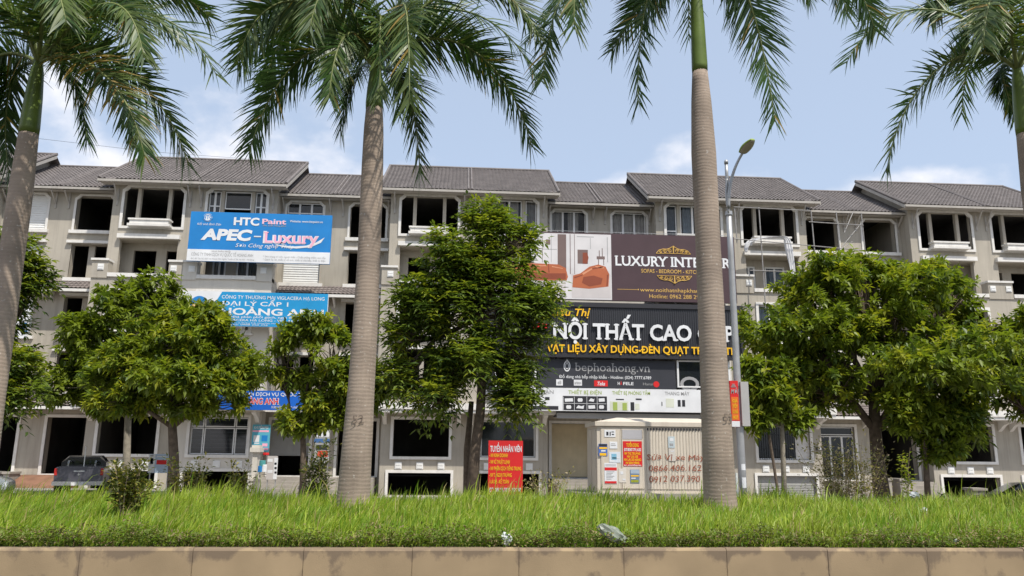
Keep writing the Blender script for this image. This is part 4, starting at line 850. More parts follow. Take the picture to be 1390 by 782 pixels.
# ------------------------------------------------------------------ broadleaf street trees on the pavement
GB = (leafmat('leaf bright', (0.28, 0.30, 0.028), .44), leafmat('leaf mid', (0.17, 0.22, 0.024), .42), leafmat('leaf deep', (0.08, 0.125, 0.018), .36))
GD = (leafmat('feathery leaf new', (0.25, 0.28, 0.03), .42), leafmat('feathery leaf mid', (0.14, 0.195, 0.03), .38), leafmat('feathery leaf deep', (0.05, 0.085, 0.018), .3))
def tree(label, trunk, lobes, Yt, nclus, seed, mats=GB, leaf=.19, per=12, split=(.34, .42), trunk_r=.16, bark=BARK, gap=.10, feather=False, drop=.22, second=None, twig=.42, clump=8, grow=1.0):
    rng = np.random.default_rng(seed)
    tp = [at(u, v, Yt+dy) for u, v, dy in trunk]; tp[0].z = .12
    t = thing('street_tree', label, 'tree', tuple(tp[0]), 'leafy street trees on the pavement')
    LB = []
    for u, v, ru, rv, dy in lobes:
        ru *= grow; rv *= grow
        c = at(u, v, Yt+dy); sx_ = (at(u+ru, v, Yt+dy)-c).length; sz_ = (at(u, v-rv, Yt+dy)-c).length
        LB.append((c, sx_, max(sx_*.85, sz_*.7), sz_))
    main = LB; sub = []
    for k, (c, a, b_, h) in enumerate(main):
        sub.append((c, a*.62, b_*.62, h*.62, k, .45))
        for q in range(clump):
            d = Vector(rng.normal(size=3)).normalized(); d.z = d.z*.9+.1; f = rng.uniform(.55, .82); g = rng.uniform(.28, .46)
            sub.append((Vector((c.x+d.x*a*f, c.y+d.y*b_*f, c.z+d.z*h*f)), a*g, b_*g, h*g*.85, k, 1.0))
    LB = [q[:4] for q in sub]; own_ = [q[4] for q in sub]; wt = np.array([q[5] for q in sub])
    wsum = np.array([a*b_+b_*c_+a*c_ for _, a, b_, c_ in LB])*wt; wsum /= wsum.sum()
    V = []; Fc = []; mi = []; ends = []
    off = Vector((seed*3.7, seed*1.3, 0)); cnt = 0; tries = 0
    while cnt < nclus and tries < nclus*8:
        tries += 1
        k = rng.choice(len(LB), p=wsum); c, a, b_, h = LB[k]
        d = Vector(rng.normal(size=3)).normalized()
        rr = (1-.55*rng.random()**1.6)*(1+.28*noise.noise(d*2.2+off+Vector((k, 0, 0)))+.10*rng.normal()*.5)
        p = Vector((c.x+d.x*a*rr, c.y+d.y*b_*rr, c.z+d.z*h*rr))
        if noise.noise(p*.9+off) < -.28+gap or noise.noise(p*2.3+off*2) < -.42+gap: continue
        deep = False
        for j, (c2, a2, b2, h2) in enumerate(LB):
            q = ((p.x-c2.x)/a2)**2+((p.y-c2.y)/b2)**2+((p.z-c2.z)/h2)**2
            if q < .40: deep = True
        if deep and rng.random() < .7: continue
        cnt += 1; ends.append((p, own_[k]))
        o = (Vector((d.x, d.y, d.z*.6))+Vector(rng.normal(size=3))*.35+Vector((0, 0, .25))).normalized()
        young = rng.random() < (.16+.30*max(0, d.z))
        m0 = 0 if young else (1 if rng.random() < .70 else 2)
        up = Vector((0, 0, 1)); s_ = o.cross(up).normalized() if abs(o.z) < .97 else Vector((1, 0, 0)); n_ = s_.cross(o).normalized()
        tw = twig*(.7+.6*rng.random()); n = int(per*(1 if feather else 1.35))+int(rng.integers(-2, 3))
        for i in range(n):
            if feather:                                  # pinnate: leaflets in pairs along a few drooping stalks
                st = i % 4; ph = 2.2*st+.6; ad = (o*.75+(s_*math.cos(ph)+n_*math.sin(ph))*.75).normalized()
                f = (i//4+.5)/max(1, n//4); q = p+ad*tw*f+Vector((0, 0, -.22*f*f*tw)); sd_ = ad.cross(up)
                sd_ = sd_.normalized() if sd_.length > .1 else s_
                for sg in (-1, 1):
                    ld = (sd_*sg*.8+ad*.6+Vector((0, 0, -drop))+Vector(rng.normal(size=3))*.15).normalized()
                    addleaf(V, Fc, mi, q, ld, 1.1*leaf*(.8+.5*rng.random()), .36, rng, m0)
            else:
                f = i/n; ph = i*2.4+rng.random(); q = p+o*tw*(f-.3)
                ld = (o*(.35+.3*f)+(s_*math.cos(ph)+n_*math.sin(ph))*.85+Vector((0, 0, -drop*(1-.4*f)))+Vector(rng.normal(size=3))*.12).normalized()
                addleaf(V, Fc, mi, q, ld, 1.15*leaf*(.65+.75*rng.random()), .46, rng, m0 if rng.random() < .8 else 1)
    np_mesh('crown', V, Fc, mi, mats, t)
    b = MB(); n = len(tp); b.tube(tp, [trunk_r*(1.25 if i == 0 else 1-.45*i/n) for i in range(n)], 10)
    b.build('trunk', bark, t, smooth=True)
    top = tp[-1]
    for k, (c, a, b_, h) in enumerate(main):
        b = MB(); st = tp[-1] if k % 2 == 0 or n < 3 else tp[-2]; mid = st.lerp(c, .5)+Vector(rng.normal(size=3))*.15*a+Vector((0, 0, -.08*h))
        b.tube([st, mid, c, c.lerp(Vector((c.x, c.y, c.z+h*.6)), .9)], [trunk_r*.5, trunk_r*.36, trunk_r*.22, .012], 6)
        own = [e for e, kk in ends if kk == k]
        for e in own[::max(1, len(own)//26)]:
            m_ = c.lerp(e, .5)+Vector(rng.normal(size=3))*.12-Vector((0, 0, .1))
            b.tube([mid.lerp(c, rng.random()), m_, e], [trunk_r*.16+.008, trunk_r*.1+.006, .006], 4)
        b.build('limb', bark, t, smooth=True)
    if second:
        b = MB(); q = [at(u, v, Yt+dy) for u, v, dy in second]; q[0].z = .12; b.tube(q, [trunk_r*.7, trunk_r*.6, trunk_r*.45][:len(q)], 8); b.build('trunk', bark, t, smooth=True)
    return t
def addleaf(V, Fc, mi, q, d, ln, asp, rng, m):
    s = d.cross(Vector((0, 0, 1))); s = s.normalized() if s.length > .08 else Vector((1, 0, 0)); s = (s+Vector(rng.normal(size=3))*.25).normalized(); nn = s.cross(d)
    n = len(V); w_ = ln*asp*.5; mid = q+d*ln*.45
    V += [tuple(q), tuple(mid+s*w_+nn*w_*.35), tuple(q+d*ln-Vector((0, 0, ln*.12))), tuple(mid-s*w_+nn*w_*.35)]
    Fc += [(n, n+1, n+2), (n, n+2, n+3)]; mi += [m, m]
tree('dark round street tree behind the brighter one, on a pale slim trunk', [(172, 668, 0), (172, 620, 0), (174, 560, 0), (180, 500, 0)],
     [(185, 430, 56, 50, 0), (120, 475, 50, 54, 0), (208, 408, 36, 30, .3), (150, 520, 62, 40, -.2), (245, 490, 50, 55, .4), (95, 530, 24, 26, 0)], 34, 1050, 101, (GB[1], GB[1], GB[2]), .26, 12, trunk_r=.17, bark=PBARK, gap=-.02, grow=1.12)
tree('bright yellow-green spreading street tree in front of the white grilled window', [(237, 668, 0), (236, 620, 0), (234, 580, 0), (236, 540, 0)],
     [(235, 462, 66, 44, 0), (165, 500, 44, 38, -.2), (295, 470, 50, 44, 0), (235, 520, 95, 42, 0), (320, 505, 36, 34, .2), (262, 440, 40, 30, .2), (165, 540, 38, 26, -.3), (280, 548, 52, 26, .1)], 30, 1600, 102, GB, .22, 12, trunk_r=.2, gap=.09, grow=1.12)
tree('small two-headed street tree between the spreading tree and the second palm', [(413, 668, 0), (412, 620, 0), (411, 590, 0), (415, 540, 0)],
     [(420, 450, 32, 34, 0), (385, 490, 36, 34, 0), (452, 490, 38, 36, .1), (432, 535, 26, 34, 0), (488, 525, 38, 34, .3), (402, 572, 24, 20, -.2), (455, 560, 24, 24, .1), (512, 535, 24, 30, .3)], 29, 800, 103, GB, .22, 11, trunk_r=.12, gap=.14, grow=1.08)
tree('tall feathery dark green tree in front of the left end of the furniture boards', [(639, 672, 0), (645, 610, 0), (652, 560, 0), (655, 500, 0), (650, 430, 0), (652, 370, .1)],
     [(655, 312, 26, 36, 0), (610, 352, 42, 34, -.1), (695, 335, 26, 40, .2), (655, 375, 50, 34, 0), (572, 410, 38, 28, -.2), (725, 410, 46, 22, .2), (630, 430, 66, 34, 0), (556, 462, 34, 28, -.1), (682, 445, 34, 30, .1), (720, 466, 24, 18, .2), (545, 515, 24, 26, -.1), (620, 495, 60, 34, 0), (700, 495, 36, 30, .2), (592, 545, 44, 26, -.3), (690, 540, 34, 26, .1)], 28, 1400, 104, GD, .24, 12, trunk_r=.2, gap=.15, feather=True, twig=.62, second=[(634, 672, .6), (634, 610, .6), (640, 545, .6)], clump=7)
tree('broad dense round tree, largest at right, before the scaffolded townhouse', [(1199, 676, 0), (1192, 630, 0), (1188, 585, 0), (1186, 540, 0)],
     [(1190, 425, 105, 72, 0), (1100, 440, 72, 66, -.1), (1275, 440, 75, 66, .1), (1180, 500, 160, 58, 0), (1060, 500, 48, 55, -.1), (1320, 480, 52, 55, .2), (1110, 380, 40, 30, 0), (1165, 368, 34, 26, 0), (1235, 378, 50, 26, .2), (1290, 395, 40, 26, .3), (1120, 535, 80, 36, -.2), (1345, 450, 36, 36, .4)], 29, 3000, 105, GB, .23, 12, trunk_r=.28, gap=.06, grow=1.17)
tree('low leafy young tree under the right side of the broad round tree', [(1257, 668, 0), (1257, 630, 0), (1256, 600, 0), (1255, 580, 0)],
     [(1250, 565, 48, 32, 0), (1300, 580, 40, 36, .1), (1215, 560, 28, 30, -.1), (1310, 545, 40, 30, .2), (1275, 605, 34, 22, -.1)], 27, 700, 106, GB, .24, 11, trunk_r=.10, gap=.04)
tree('young street tree tied to a prop beside the lamp post', [(1063, 668, 0), (1063, 620, 0), (1062, 580, 0), (1060, 560, 0)],
     [(1045, 540, 36, 36, 0), (1025, 565, 22, 26, 0), (1070, 560, 26, 28, .1), (1040, 500, 30, 30, .1)], 27, 420, 107, GB, .24, 11, trunk_r=.09, bark=PBARK, gap=.04)
tree('street tree half cut off by the right edge below the fourth palm', [(1420, 676, 0), (1418, 620, 0), (1415, 570, 0)],
     [(1390, 500, 34, 40, 0), (1420, 460, 50, 50, .1), (1385, 545, 32, 36, -.1), (1430, 540, 50, 55, 0)], 28, 700, 108, GB, .24, 11, trunk_r=.18, gap=.03)
tree('street tree half cut off by the left edge behind the leaning palm', [(-18, 672, 0), (-16, 620, 0), (-14, 570, 0), (-12, 500, 0)],
     [(0, 500, 44, 55, 0), (30, 370, 30, 42, .2), (-15, 420, 55, 70, 0), (15, 545, 36, 36, -.2), (-20, 350, 40, 45, .1)], 30, 950, 109, GD, .25, 12, trunk_r=.2, gap=.03, feather=True, twig=.5)

# ------------------------------------------------------------------ grass and weeds on the median
G1 = leafmat('grass green', (0.165, 0.285, 0.02), .42, .5, .2); G2 = leafmat('grass yellow green', (0.28, 0.36, 0.034), .35, .5, .2); G3 = leafmat('grass straw', (0.36, 0.30, 0.12), .3, .6, .2)
W1_ = leafmat('weed olive', (0.135, 0.175, 0.032), .3, .6, .3); W2_ = leafmat('weed dull brown', (0.19, 0.15, 0.07), .2, .7, .3)
def make_grass():
    rng = np.random.default_rng(5); n = 105000
    y = 10.2+7.5*rng.random(n)**1.15; half = 2.2+y*.70
    x = (rng.random(n)*2-1)*half+y*.07+.3
    pat = np.array([noise.noise(Vector((a*.55, b_*.8, 0))) for a, b_ in zip(x, y)])
    pat2 = np.array([noise.noise(Vector((a*2.1, b_*2.1, 7))) for a, b_ in zip(x, y)])
    h = (.27+.12*np.clip((y-10.3)/5, 0, 1.0))*(1+.60*pat+.55*pat2)*(.6+.65*rng.random(n))*np.where(rng.random(n) < .03, 1.55, 1)
    h *= np.where(y < 10.75, .45+.55*np.clip((y-10.3)/.45, 0, 1), 1)
    z = np.interp(y, [10, 14, 17.6, 18.2], [1.42, 1.435, 1.35, .98])-.01
    a = rng.normal(.35, 1.0, n); ln = np.abs(rng.normal(.28, .22, n))+.10*pat2
    dx = np.cos(a)*ln; dy = np.sin(a)*ln; w_ = .005+.008*rng.random(n); b_ = rng.random(n)*6.283
    wx, wy = np.cos(b_)*w_, np.sin(b_)*w_*.5
    V = np.zeros((n, 7, 3), np.float32)
    for k, (f, cw) in enumerate(((0, 1), (.4, .9), (.75, .6))):
        cx = x+dx*h*f**1.9; cy = y+dy*h*f**1.9; cz = z+h*(f-.35*ln*f**2.5)
        V[:, 2*k] = np.stack([cx-wx*cw, cy-wy*cw, cz], 1); V[:, 2*k+1] = np.stack([cx+wx*cw, cy+wy*cw, cz], 1)
    V[:, 6] = np.stack([x+dx*h*1.12, y+dy*h*1.12, z+h*(1-.45*ln)], 1)
    i = np.arange(n)[:, None]*7
    T = np.concatenate([i+np.array([0, 1, 3]), i+np.array([0, 3, 2]), i+np.array([2, 3, 5]), i+np.array([2, 5, 4]), i+np.array([4, 5, 6])], 0)
    m = np.where(rng.random(n) < .07+.22*np.clip(pat2-.15, 0, 1), 2, np.where(rng.random(n) < .58+.7*pat, 1, 0)); m = np.tile(m, 5)
    return tag(np_mesh('grass', V.reshape(-1, 3), T, m, [G1, G2, G3], None, (0, 14, 1.4)), kind='stuff', label='long lush green grass covering the raised median strip', cat='grass')
make_grass()
def make_weeds():
    rng = np.random.default_rng(6); V = []; Fc = []; mi = []
    for i in range(7000):
        y = 10.17+.55*rng.random()**1.5; x = rng.uniform(-7.5, 9.5); z0 = 1.43
        hgt = .03+.17*rng.random()*(1+1.3*noise.noise(Vector((x*1.6, y*2, 3)))); lean = Vector((rng.normal()*.3, -.2+rng.normal()*.3, 1)).normalized()
        p = Vector((x, y, z0))+lean*hgt; m = 0 if rng.random() < .62 else (1 if rng.random() < .7 else 2)
        for k in range(4):
            d = Vector((rng.normal(), rng.normal()-.3, rng.normal()*.5+.2)).normalized(); addleaf(V, Fc, mi, p+d*.01-lean*hgt*.25*k*rng.random(), d, .03+.035*rng.random(), .5, rng, m)
    return tag(np_mesh('ground_cover', V, Fc, mi, [W1_, W2_, G1], None, (0, 10.3, 1.43)), kind='stuff', label='low olive weeds trailing along the kerb edge of the median', cat='weeds')
make_weeds()
# ------------------------------------------------------------------ shrubs
SH = (leafmat('shrub olive leaf', (0.15, 0.165, 0.036), .3, .5), leafmat('shrub yellow leaf', (0.27, 0.235, 0.055), .3, .5), leafmat('shrub dark leaf', (0.075, 0.095, 0.024), .25, .5))
TWIG = mat('dry twig', (0.28, 0.215, 0.14), .9, .25, 8); DRYL = leafmat('dry leaf', (0.38, 0.31, 0.17), .2, .7)
def shrub(name, label, u, vb, vt, wpx, Yd, zb, stems, lper, leaf, seed, mats=SH, spread=.5, r0=.012, cat='shrub', mix=(.45, .25), start=.25):
    rng = np.random.default_rng(seed); b0 = at(u, vb, Yd); b0.z = zb; top = at(u, vt, Yd); hh = top.z-zb; ww = (at(u+wpx/2, vt, Yd)-top).length
    t = thing(name, label, cat, tuple(b0), 'shrubs and dry bushes around the grass')
    b = MB(); V = []; Fc = []; mi = []
    for s in range(stems):
        a = 6.283*s/stems+rng.random(); r = ww*(.25+.8*rng.random()); hs = hh*(.62+.42*rng.random())
        e = b0+Vector((math.cos(a)*r, math.sin(a)*r*.6, hs)); m = b0.lerp(e, .5)+Vector((rng.normal()*.08*hh, rng.normal()*.05, .08*hh)); st = b0+Vector((math.cos(a)*ww*spread*.4, math.sin(a)*.1, 0))
        pts = [bez([st, m, e], k/8) for k in range(9)]; b.tube(pts, [r0*(1-k/11) for k in range(9)], 5)
        for q in range(lper):
            f = start+(1-start)*rng.random()**.8; p = bez([st, m, e], f)
            sp_ = Vector(rng.normal(size=3)); sp_.z = sp_.z*.6+.3; p = p+sp_*ww*.13
            d = (sp_.normalized()+Vector((0, 0, .2))).normalized(); x = rng.random(); addleaf(V, Fc, mi, p, d, leaf*(.6+.7*rng.random()), .5, rng, 0 if x < mix[0] else 1 if x < mix[0]+mix[1] else 2)
    b.build('stem', TWIG, t); np_mesh('foliage', V, Fc, mi, mats, t)
    return t
shrub('leafy_shrub', 'tall olive leafy shrub standing in the grass right of the pickup', 172, 700, 628, 66, 12.5, 1.43, 16, 100, .08, 1, spread=.3)
shrub('leafy_shrub', 'loose yellowish shrub behind the grass under the spreading tree', 250, 668, 624, 56, 19.5, .35, 22, 60, .11, 2, mix=(.4, .4))
shrub('leafy_shrub', 'sparse pale shrub before the stair pillar of the cream house', 325, 668, 628, 46, 20, .35, 16, 42, .11, 3, mix=(.4, .45))
shrub('leafy_shrub', 'dense dark shrub beside the half open shutter doorway', 428, 672, 604, 50, 22, .12, 14, 90, .13, 4, mix=(.3, .1))
shrub('dry_bush', 'bare straggling dry twigs rising from the grass left of the metal cabinet', 745, 690, 640, 70, 16.5, 1.38, 34, 9, .07, 5, (DRYL, SH[1], SH[0]), .5, .008, 'dry bush', start=.5)
shrub('dry_bush', 'wide straggling half dry bush with pale flecks below the broad round tree', 1150, 680, 600, 118, 18.6, .6, 60, 46, .085, 6, (DRYL, SH[1], SH[0]), .6, .011, 'dry bush', mix=(.4, .3))
shrub('leafy_shrub', 'slender upright green sapling at the foot of the low young tree', 1234, 672, 600, 26, 20, .3, 5, 55, .11, 7, GB, .3, mix=(.5, .4))
shrub('leafy_shrub', 'small brown clipped shrub between the lamp post and the dry bush', 1048, 684, 662, 30, 19, .85, 12, 40, .07, 8, (DRYL, SH[2], SH[1]), .6)
shrub('leafy_shrub', 'low scruffy weed clump in the grass below the sapling', 1215, 690, 676, 60, 16, 1.4, 14, 22, .06, 9, SH, .9)

# ------------------------------------------------------------------ metal substation cabinet
Yc = 26.0
A = at(811, 669, Yc); Bq = at(985, 669, Yc); zt = at(811, 578, Yc).z; zb = A.z
t = thing('substation_cabinet', 'cream metal substation cabinet covered with posters and red brown graffiti', 'cabinet', ((A.x+Bq.x)/2, Yc+.8, .12))
b = MB(); b.box(A.x+.01, Bq.x-.01, Yc+.02, Yc+2.0, zb, zt); b.build('body', CREAM, t)
def cbox(name, u0, v0, u1, v1, pr, m, th=.02):
    b = MB(); px_rect(b, Yc-pr, u0, v0, u1, v1, 0, th); return b.build(name, m, t)
b = MB(); b.box(A.x-.06, Bq.x+.06, Yc-.06, Yc+2.06, zt, zt+.14)
xm = at(832, 570, Yc).x; zp = at(832, 569, Yc).z; zq = zt+.14
b.add([(A.x-.06, Yc-.06, zq), (Bq.x+.06, Yc-.06, zq), (Bq.x+.06, Yc+2.06, zq), (A.x-.06, Yc+2.06, zq), (xm+.3, Yc+.8, zq+.17), (Bq.x-.6, Yc+.8, zq+.17)], [(0, 1, 5, 4), (1, 2, 5), (2, 3, 4, 5), (3, 0, 4)])
b.build('roof', CREAM, t)
b = MB(); b.box(A.x-.75, Bq.x+.3, Yc-.35, Yc+2.3, .1, zb-.003); b.build('plinth', CONC, t)
for u0, u1 in ((816.5, 843), (844, 873)):
    d = MB(); p = at(u0, 663, Yc); q = at(u1, 581, Yc); d.box(p.x, q.x, Yc-.012, Yc+.03, p.z, q.z); dd = d.build('door', CREAM, t)
    d = MB(); d.box(p.x+.03, p.x+.05, Yc-.02, Yc-.012, p.z+.05, q.z-.05); d.box(q.x-.05, q.x-.03, Yc-.02, Yc-.012, p.z+.05, q.z-.05); d.build('door_edge', CREAM, dd)
b = MB(); p = at(879, 664, Yc); q = at(983, 581, Yc); n = 26
for i in range(n):
    xx = p.x+(q.x-p.x)*i/n; wv = (q.x-p.x)/n
    b.prismx([(0, 0)], 0, 0) if False else b.add([(xx, Yc+.006, p.z), (xx+wv*.25, Yc-.008, p.z), (xx+wv*.7, Yc-.008, p.z), (xx+wv*.95, Yc+.006, p.z), (xx, Yc+.006, q.z), (xx+wv*.25, Yc-.008, q.z), (xx+wv*.7, Yc-.008, q.z), (xx+wv*.95, Yc+.006, q.z)], [(0, 1, 5, 4), (1, 2, 6, 5), (2, 3, 7, 6), (4, 5, 6, 7)])
b.build('corrugated_panel', CREAM, t)
b = MB()
for i in range(0, n, 1):
    xx = p.x+(q.x-p.x)*i/n; b.box(xx+.03, xx+.075, Yc-.027, Yc-.021, q.z-.11, q.z-.03)
b.build('vent_slots', INK, t)
b = MB(); b.box(A.x-.02, A.x+.01, Yc+.15, Yc+.9, zb+.15, zt-.1); b.box(A.x-.02, A.x+.01, Yc+1.05, Yc+1.8, zb+.15, zt-.1); b.build('side_door', CREAM, t)
cbox('plain_plate', 844.5, 583.5, 872, 596, .02, flat('grey plate', (.42, .41, .42)), .01)
po = cbox('poster', 845.8, 599, 871.5, 633, .022, PRED, .008); tag(po, 'red recruiting poster with yellow lines of text')
b = MB()
for body, v, c, m in (('TUYỂN DỤNG', 606.5, 4.6, 0), ('ĐT/8387.791.A20', 612.2, 3.8, 1), ('NV THỊ TRƯỜNG', 617.2, 3.2, 0), ('NV LÁI XE', 621.3, 3.0, 0), ('NV LÁI XE NÂNG', 625.6, 3.2, 0), ('NV BÁN HÀNG', 629.8, 3.0, 0), ('Đ/C: KCN ĐỒNG MAI', 632.3, 1.4, 1)):
    c0 = len(body)*.83 if m == 0 else 11.8; c0 = min(11.6, c0); px_text(b, body, Yc-.028, 858.6-c0, 858.6+c0, v, v-c, m, bold=.03)
b.build('lettering', [YELL, PAPER], po)
def notice(u0, v0, u1, v1, m, items):
    po = cbox('poster', u0, v0, u1, v1, .024, m, .006)
    for mm in {i[4] for i in items}:
        b = MB()
        for a_, b_, c_, d_, m2 in items:
            if m2 is mm: px_rect(b, Yc-.028, a_, b_, c_, d_, 0, .003)
        b.build('print', mm, po)
notice(820.5, 583.5, 835.5, 593.2, PAPER, [(823, 586, 826, 591, INK), (827.5, 586, 829, 591.5, INK), (830, 585.8, 833.5, 587, INK), (830.5, 589, 833.5, 590.5, INK)])
notice(812.5, 602.5, 824.5, 619, flat('notice blue', (.07, .15, .42)), [(813, 602.8, 824, 606, INK), (813.5, 607, 824, 609.5, YELL), (816, 611, 822, 613, PAPER), (814, 615, 823, 618.5, YELL)])
notice(827.5, 599.5, 838, 609, PAPER, [(829, 602, 835, 602.8, GREY), (829, 604.2, 836, 605, GREY)])
notice(827, 613.5, 842, 628, flat('torn pale paper', (.62, .66, .70)), [(830, 616, 837, 624, flat('notice cyan', (.2, .42, .55))), (831, 621, 841, 622.5, PAPER), (827.5, 625, 833, 627, PAPER)])
notice(820.5, 628.5, 837.5, 656.5, PAPER, [(820.8, 634.5, 837.2, 638.6, PRED), (821, 653.2, 837, 656.2, PRED)] + [(823, 640+i*2, 834-(i % 3)*2, 640.7+i*2, GREY) for i in range(6)] + [(822, 630.5+i*1.6, 836, 631+i*1.6, GREY) for i in range(2)])
notice(840, 636, 850, 655, flat('torn paper cream', (.66, .61, .54)), [(842, 640, 846, 644, PAPER), (845, 650, 849, 652, PAPER)])
notice(855.5, 637.5, 868, 656, flat('notice slate', (.15, .22, .33)), [(856, 638, 867.5, 643, flat('notice pale blue', (.35, .42, .5))), (856.5, 645, 867, 647, YELL), (857, 648.5, 863, 650, PAPER), (856.5, 651.5, 867, 655, flat('notice olive', (.30, .32, .03)))])
notice(907, 592.5, 916, 608, flat('faded cyan paper', (.48, .55, .57)), [(909, 595, 914, 599, PAPER), (909, 602, 914, 605, GREY)])
notice(908, 608.8, 917, 626, flat('faded paper', (.58, .54, .48)), [(910, 612, 915, 613, PAPER)])
b = MB()
for body, u0, u1, v, c in (('Sửa Vỉ xe Máy', 878, 956, 624, 7.5), ('0866.406.162', 880.5, 952, 639.5, 8), ('0912 037.390', 881, 950, 654.5, 8.5)):
    px_text(b, body, Yc-.03, u0, u1, v, v-c, 0, vb1=v+(-1.5 if u0 < 880 else .6), bold=0, shear=.12, jitter=.05)
b.build('graffiti', GRAF, t)

# ------------------------------------------------------------------ street lamp
Yl = 23.0
p0 = at(1008, 676, Yl); p1 = at(990, 289, Yl); p1.x = p0.x = (p0.x+p1.x)/2
t = thing('street_lamp', 'tall tapered galvanised street lamp with a curved arm and green topped head', 'street lamp', (p0.x, Yl, .12))
b = MB(); b.tube([(p0.x, Yl, .12), (p0.x, Yl, 2.2), (p0.x, Yl, p1.z-1.2), (p0.x, Yl, p1.z)], [.125, .12, .092, .085], 14); b.build('pole', STEEL, t, smooth=True)
b = MB(); b.lathe([(.2, 0), (.2, .05), (.15, .06), (.14, .3)], (p0.x, Yl, .12)); b.lathe([(.11, 0), (.11, .12)], (p0.x, Yl, p1.z-.08), n=14); b.build('collar', STEEL, t)
zt_ = at(990, 222, Yl).z
b = MB(); b.tube([(p0.x, Yl, p1.z), (p0.x, Yl, zt_-.35), (p0.x, Yl, zt_)], [.06, .055, .05], 10); b.lathe([(.065, 0), (.065, .1), (.03, .14)], (p0.x, Yl, zt_-.02)); b.build('spigot', STEEL, t, smooth=True)
arm = [P3(989, 283, Yl-.1), P3(988, 262, Yl-.12), P3(991, 243, Yl-.15), P3(998, 222, Yl-.25), P3(1010, 205, Yl-.4)]
b = MB(); b.tube([bez(arm, i/16) for i in range(17)], [.06-.02*i/16 for i in range(17)], 8)
br = [P3(989.5, 290, Yl-.08), P3(984, 275, Yl-.1), P3(985.5, 250, Yl-.1), P3(987, 243, Yl-.1)]; b.tube([bez(br, i/12) for i in range(13)], .028, 6); b.build('arm', STEEL, t, smooth=True)
h0 = Vector(P3(1008, 207, Yl-.35)); h1 = Vector(P3(1022, 189, Yl-.95)); ax = (h1-h0).normalized(); sd_ = ax.cross(Vector((0, 0, 1))).normalized(); up_ = sd_.cross(ax)
def head(scale, lift, name, m, par, flatb):
    V = []; Fc = []; n = 14; K = 8
    for i in range(K+1):
        f = i/K; r = scale*(.07+.12*math.sin(math.pi*min(1, .18+f*.80))**.8)
        for j in range(n):
            a = 2*math.pi*j/n; zz = math.sin(a)*r*.55; zz = max(zz, -.03) if not flatb else min(max(zz, -.075), -.028)
            V.append(tuple(h0+ax*((h1-h0).length-.02)*f+sd_*math.cos(a)*r+up_*(zz+lift)))
    for i in range(K):
        for j in range(n): Fc.append((i*n+j, i*n+(j+1) % n, (i+1)*n+(j+1) % n, (i+1)*n+j))
    Fc += [tuple(range(n)), tuple(range(K*n, K*n+n))]
    b = MB(); b.add(V, Fc); return b.build(name, m, par, smooth=True)
lm = head(1, 0, 'lamp_head', flat('lamp green plastic', (.27, .36, .08)), t, False); head(.88, 0, 'lens', flat('lamp lens', (.40, .36, .27), .3), lm, True)
# banner panels fixed on the pole
g = thing('pole_banner', 'pair of narrow red and orange banner panels strapped to the lamp post', 'banner', (p0.x, Yl-.2, 2.4))
zb_, zt2 = at(1000, 580, Yl).z, at(1000, 518, Yl).z
b = MB(); b.box(p0.x-.33, p0.x-.08, Yl-.26, Yl-.16, zb_, zt2); b.build('panel', PRED, g)
b = MB(); b.box(p0.x+.02, p0.x+.26, Yl-.2, Yl+.12, zb_+.03, zt2-.02); b.build('back_panel', flat('panel grey', (.42, .41, .40)), g)
b = MB(); b.box(p0.x-.31, p0.x-.10, Yl-.268, Yl-.26, zb_+.2, zb_+.88); b.build('orange_field', ORNG, g)
b = MB(); b.box(p0.x-.325, p0.x-.085, Yl-.268, Yl-.26, zb_+.005, zb_+.17); b.build('white_foot', PAPER, g)
b = MB(); lettering(b, 'MỚI', p0.x-.31, p0.x-.1, zb_+.98, .13, Yl-.266, bold=.02, shear=.2)
for i in range(3): b.box(p0.x-.3+.02*i, p0.x-.14-.02*i, Yl-.268, Yl-.26, zb_+1.17+.04*i, zb_+1.19+.04*i)
b.build('white_lettering', GREY, g)
b = MB()
for i in range(4): lettering(b, ('GIÁ', 'TỐT', 'ƯU ĐÃI', 'HOT')[i], p0.x-.28, p0.x-.13, zb_+.72-.16*i, .085, Yl-.275, bold=.03)
b.build('yellow_lettering', YELL, g)
b = MB()
for z in (zb_+.15, zt2-.15): b.lathe([(.13, 0), (.13, .03)], (p0.x, Yl, z))
b.build('strap', STEEL, g)
for v, hh, cc, lb in ((640, .16, PAPER, 'white'), (655, .3, PAPER, 'white')):
    pass
b = MB()
for v0, hh in ((634, .18), (655, .3)):
    z = at(1006, v0, Yl).z; r = .1205
    b.add([(p0.x+(r+.003)*math.cos(a), Yl+(r+.003)*math.sin(a), zz) for zz in (z-hh/2, z+hh/2) for a in np.linspace(-2.0, -.9, 7)], [(i, i+1, i+8, i+7) for i in range(6)])
b.build('pasted_flyer', PAPER, t)

# ------------------------------------------------------------------ recruiting sign
Yr = 24.8
t, x0, x1, z0, z1 = board('recruiting_sign', 'red free standing recruiting sign with white and yellow lines, before the dark window', 'sign', [(664.5, 597), (711.5, 599.5), (708, 673), (661, 672)], Yr, [PRED], th=.05, tname='panel')
H = z1-z0; Wd = x1-x0; Y1 = Yr+.012
b = MB(); wr('TUYỂN NHÂN VIÊN', .05, .96, .205, .105, b, bold=.02); wr('ĐT: 098.226.5889 - 0913.88', .04, .95, .94, .075, b, bold=.02); b.build('white_lettering', PAPER, t)
b = MB()
for s, f1, g_ in (('- NV KINH DOANH', .56, .305), ('- NV KĨ THUẬT LẠNH', .62, .425), ('- NV PHIÊN DỊCH TIẾNG TRUNG', .95, .545), ('- NV T. NGOẠI THƯƠNG', .68, .665), ('- LÁI XE - KẾ TOÁN', .60, .785)): wr(s, .03, f1, g_, .065, b, bold=.02)
b.build('yellow_lettering', YELL, t)
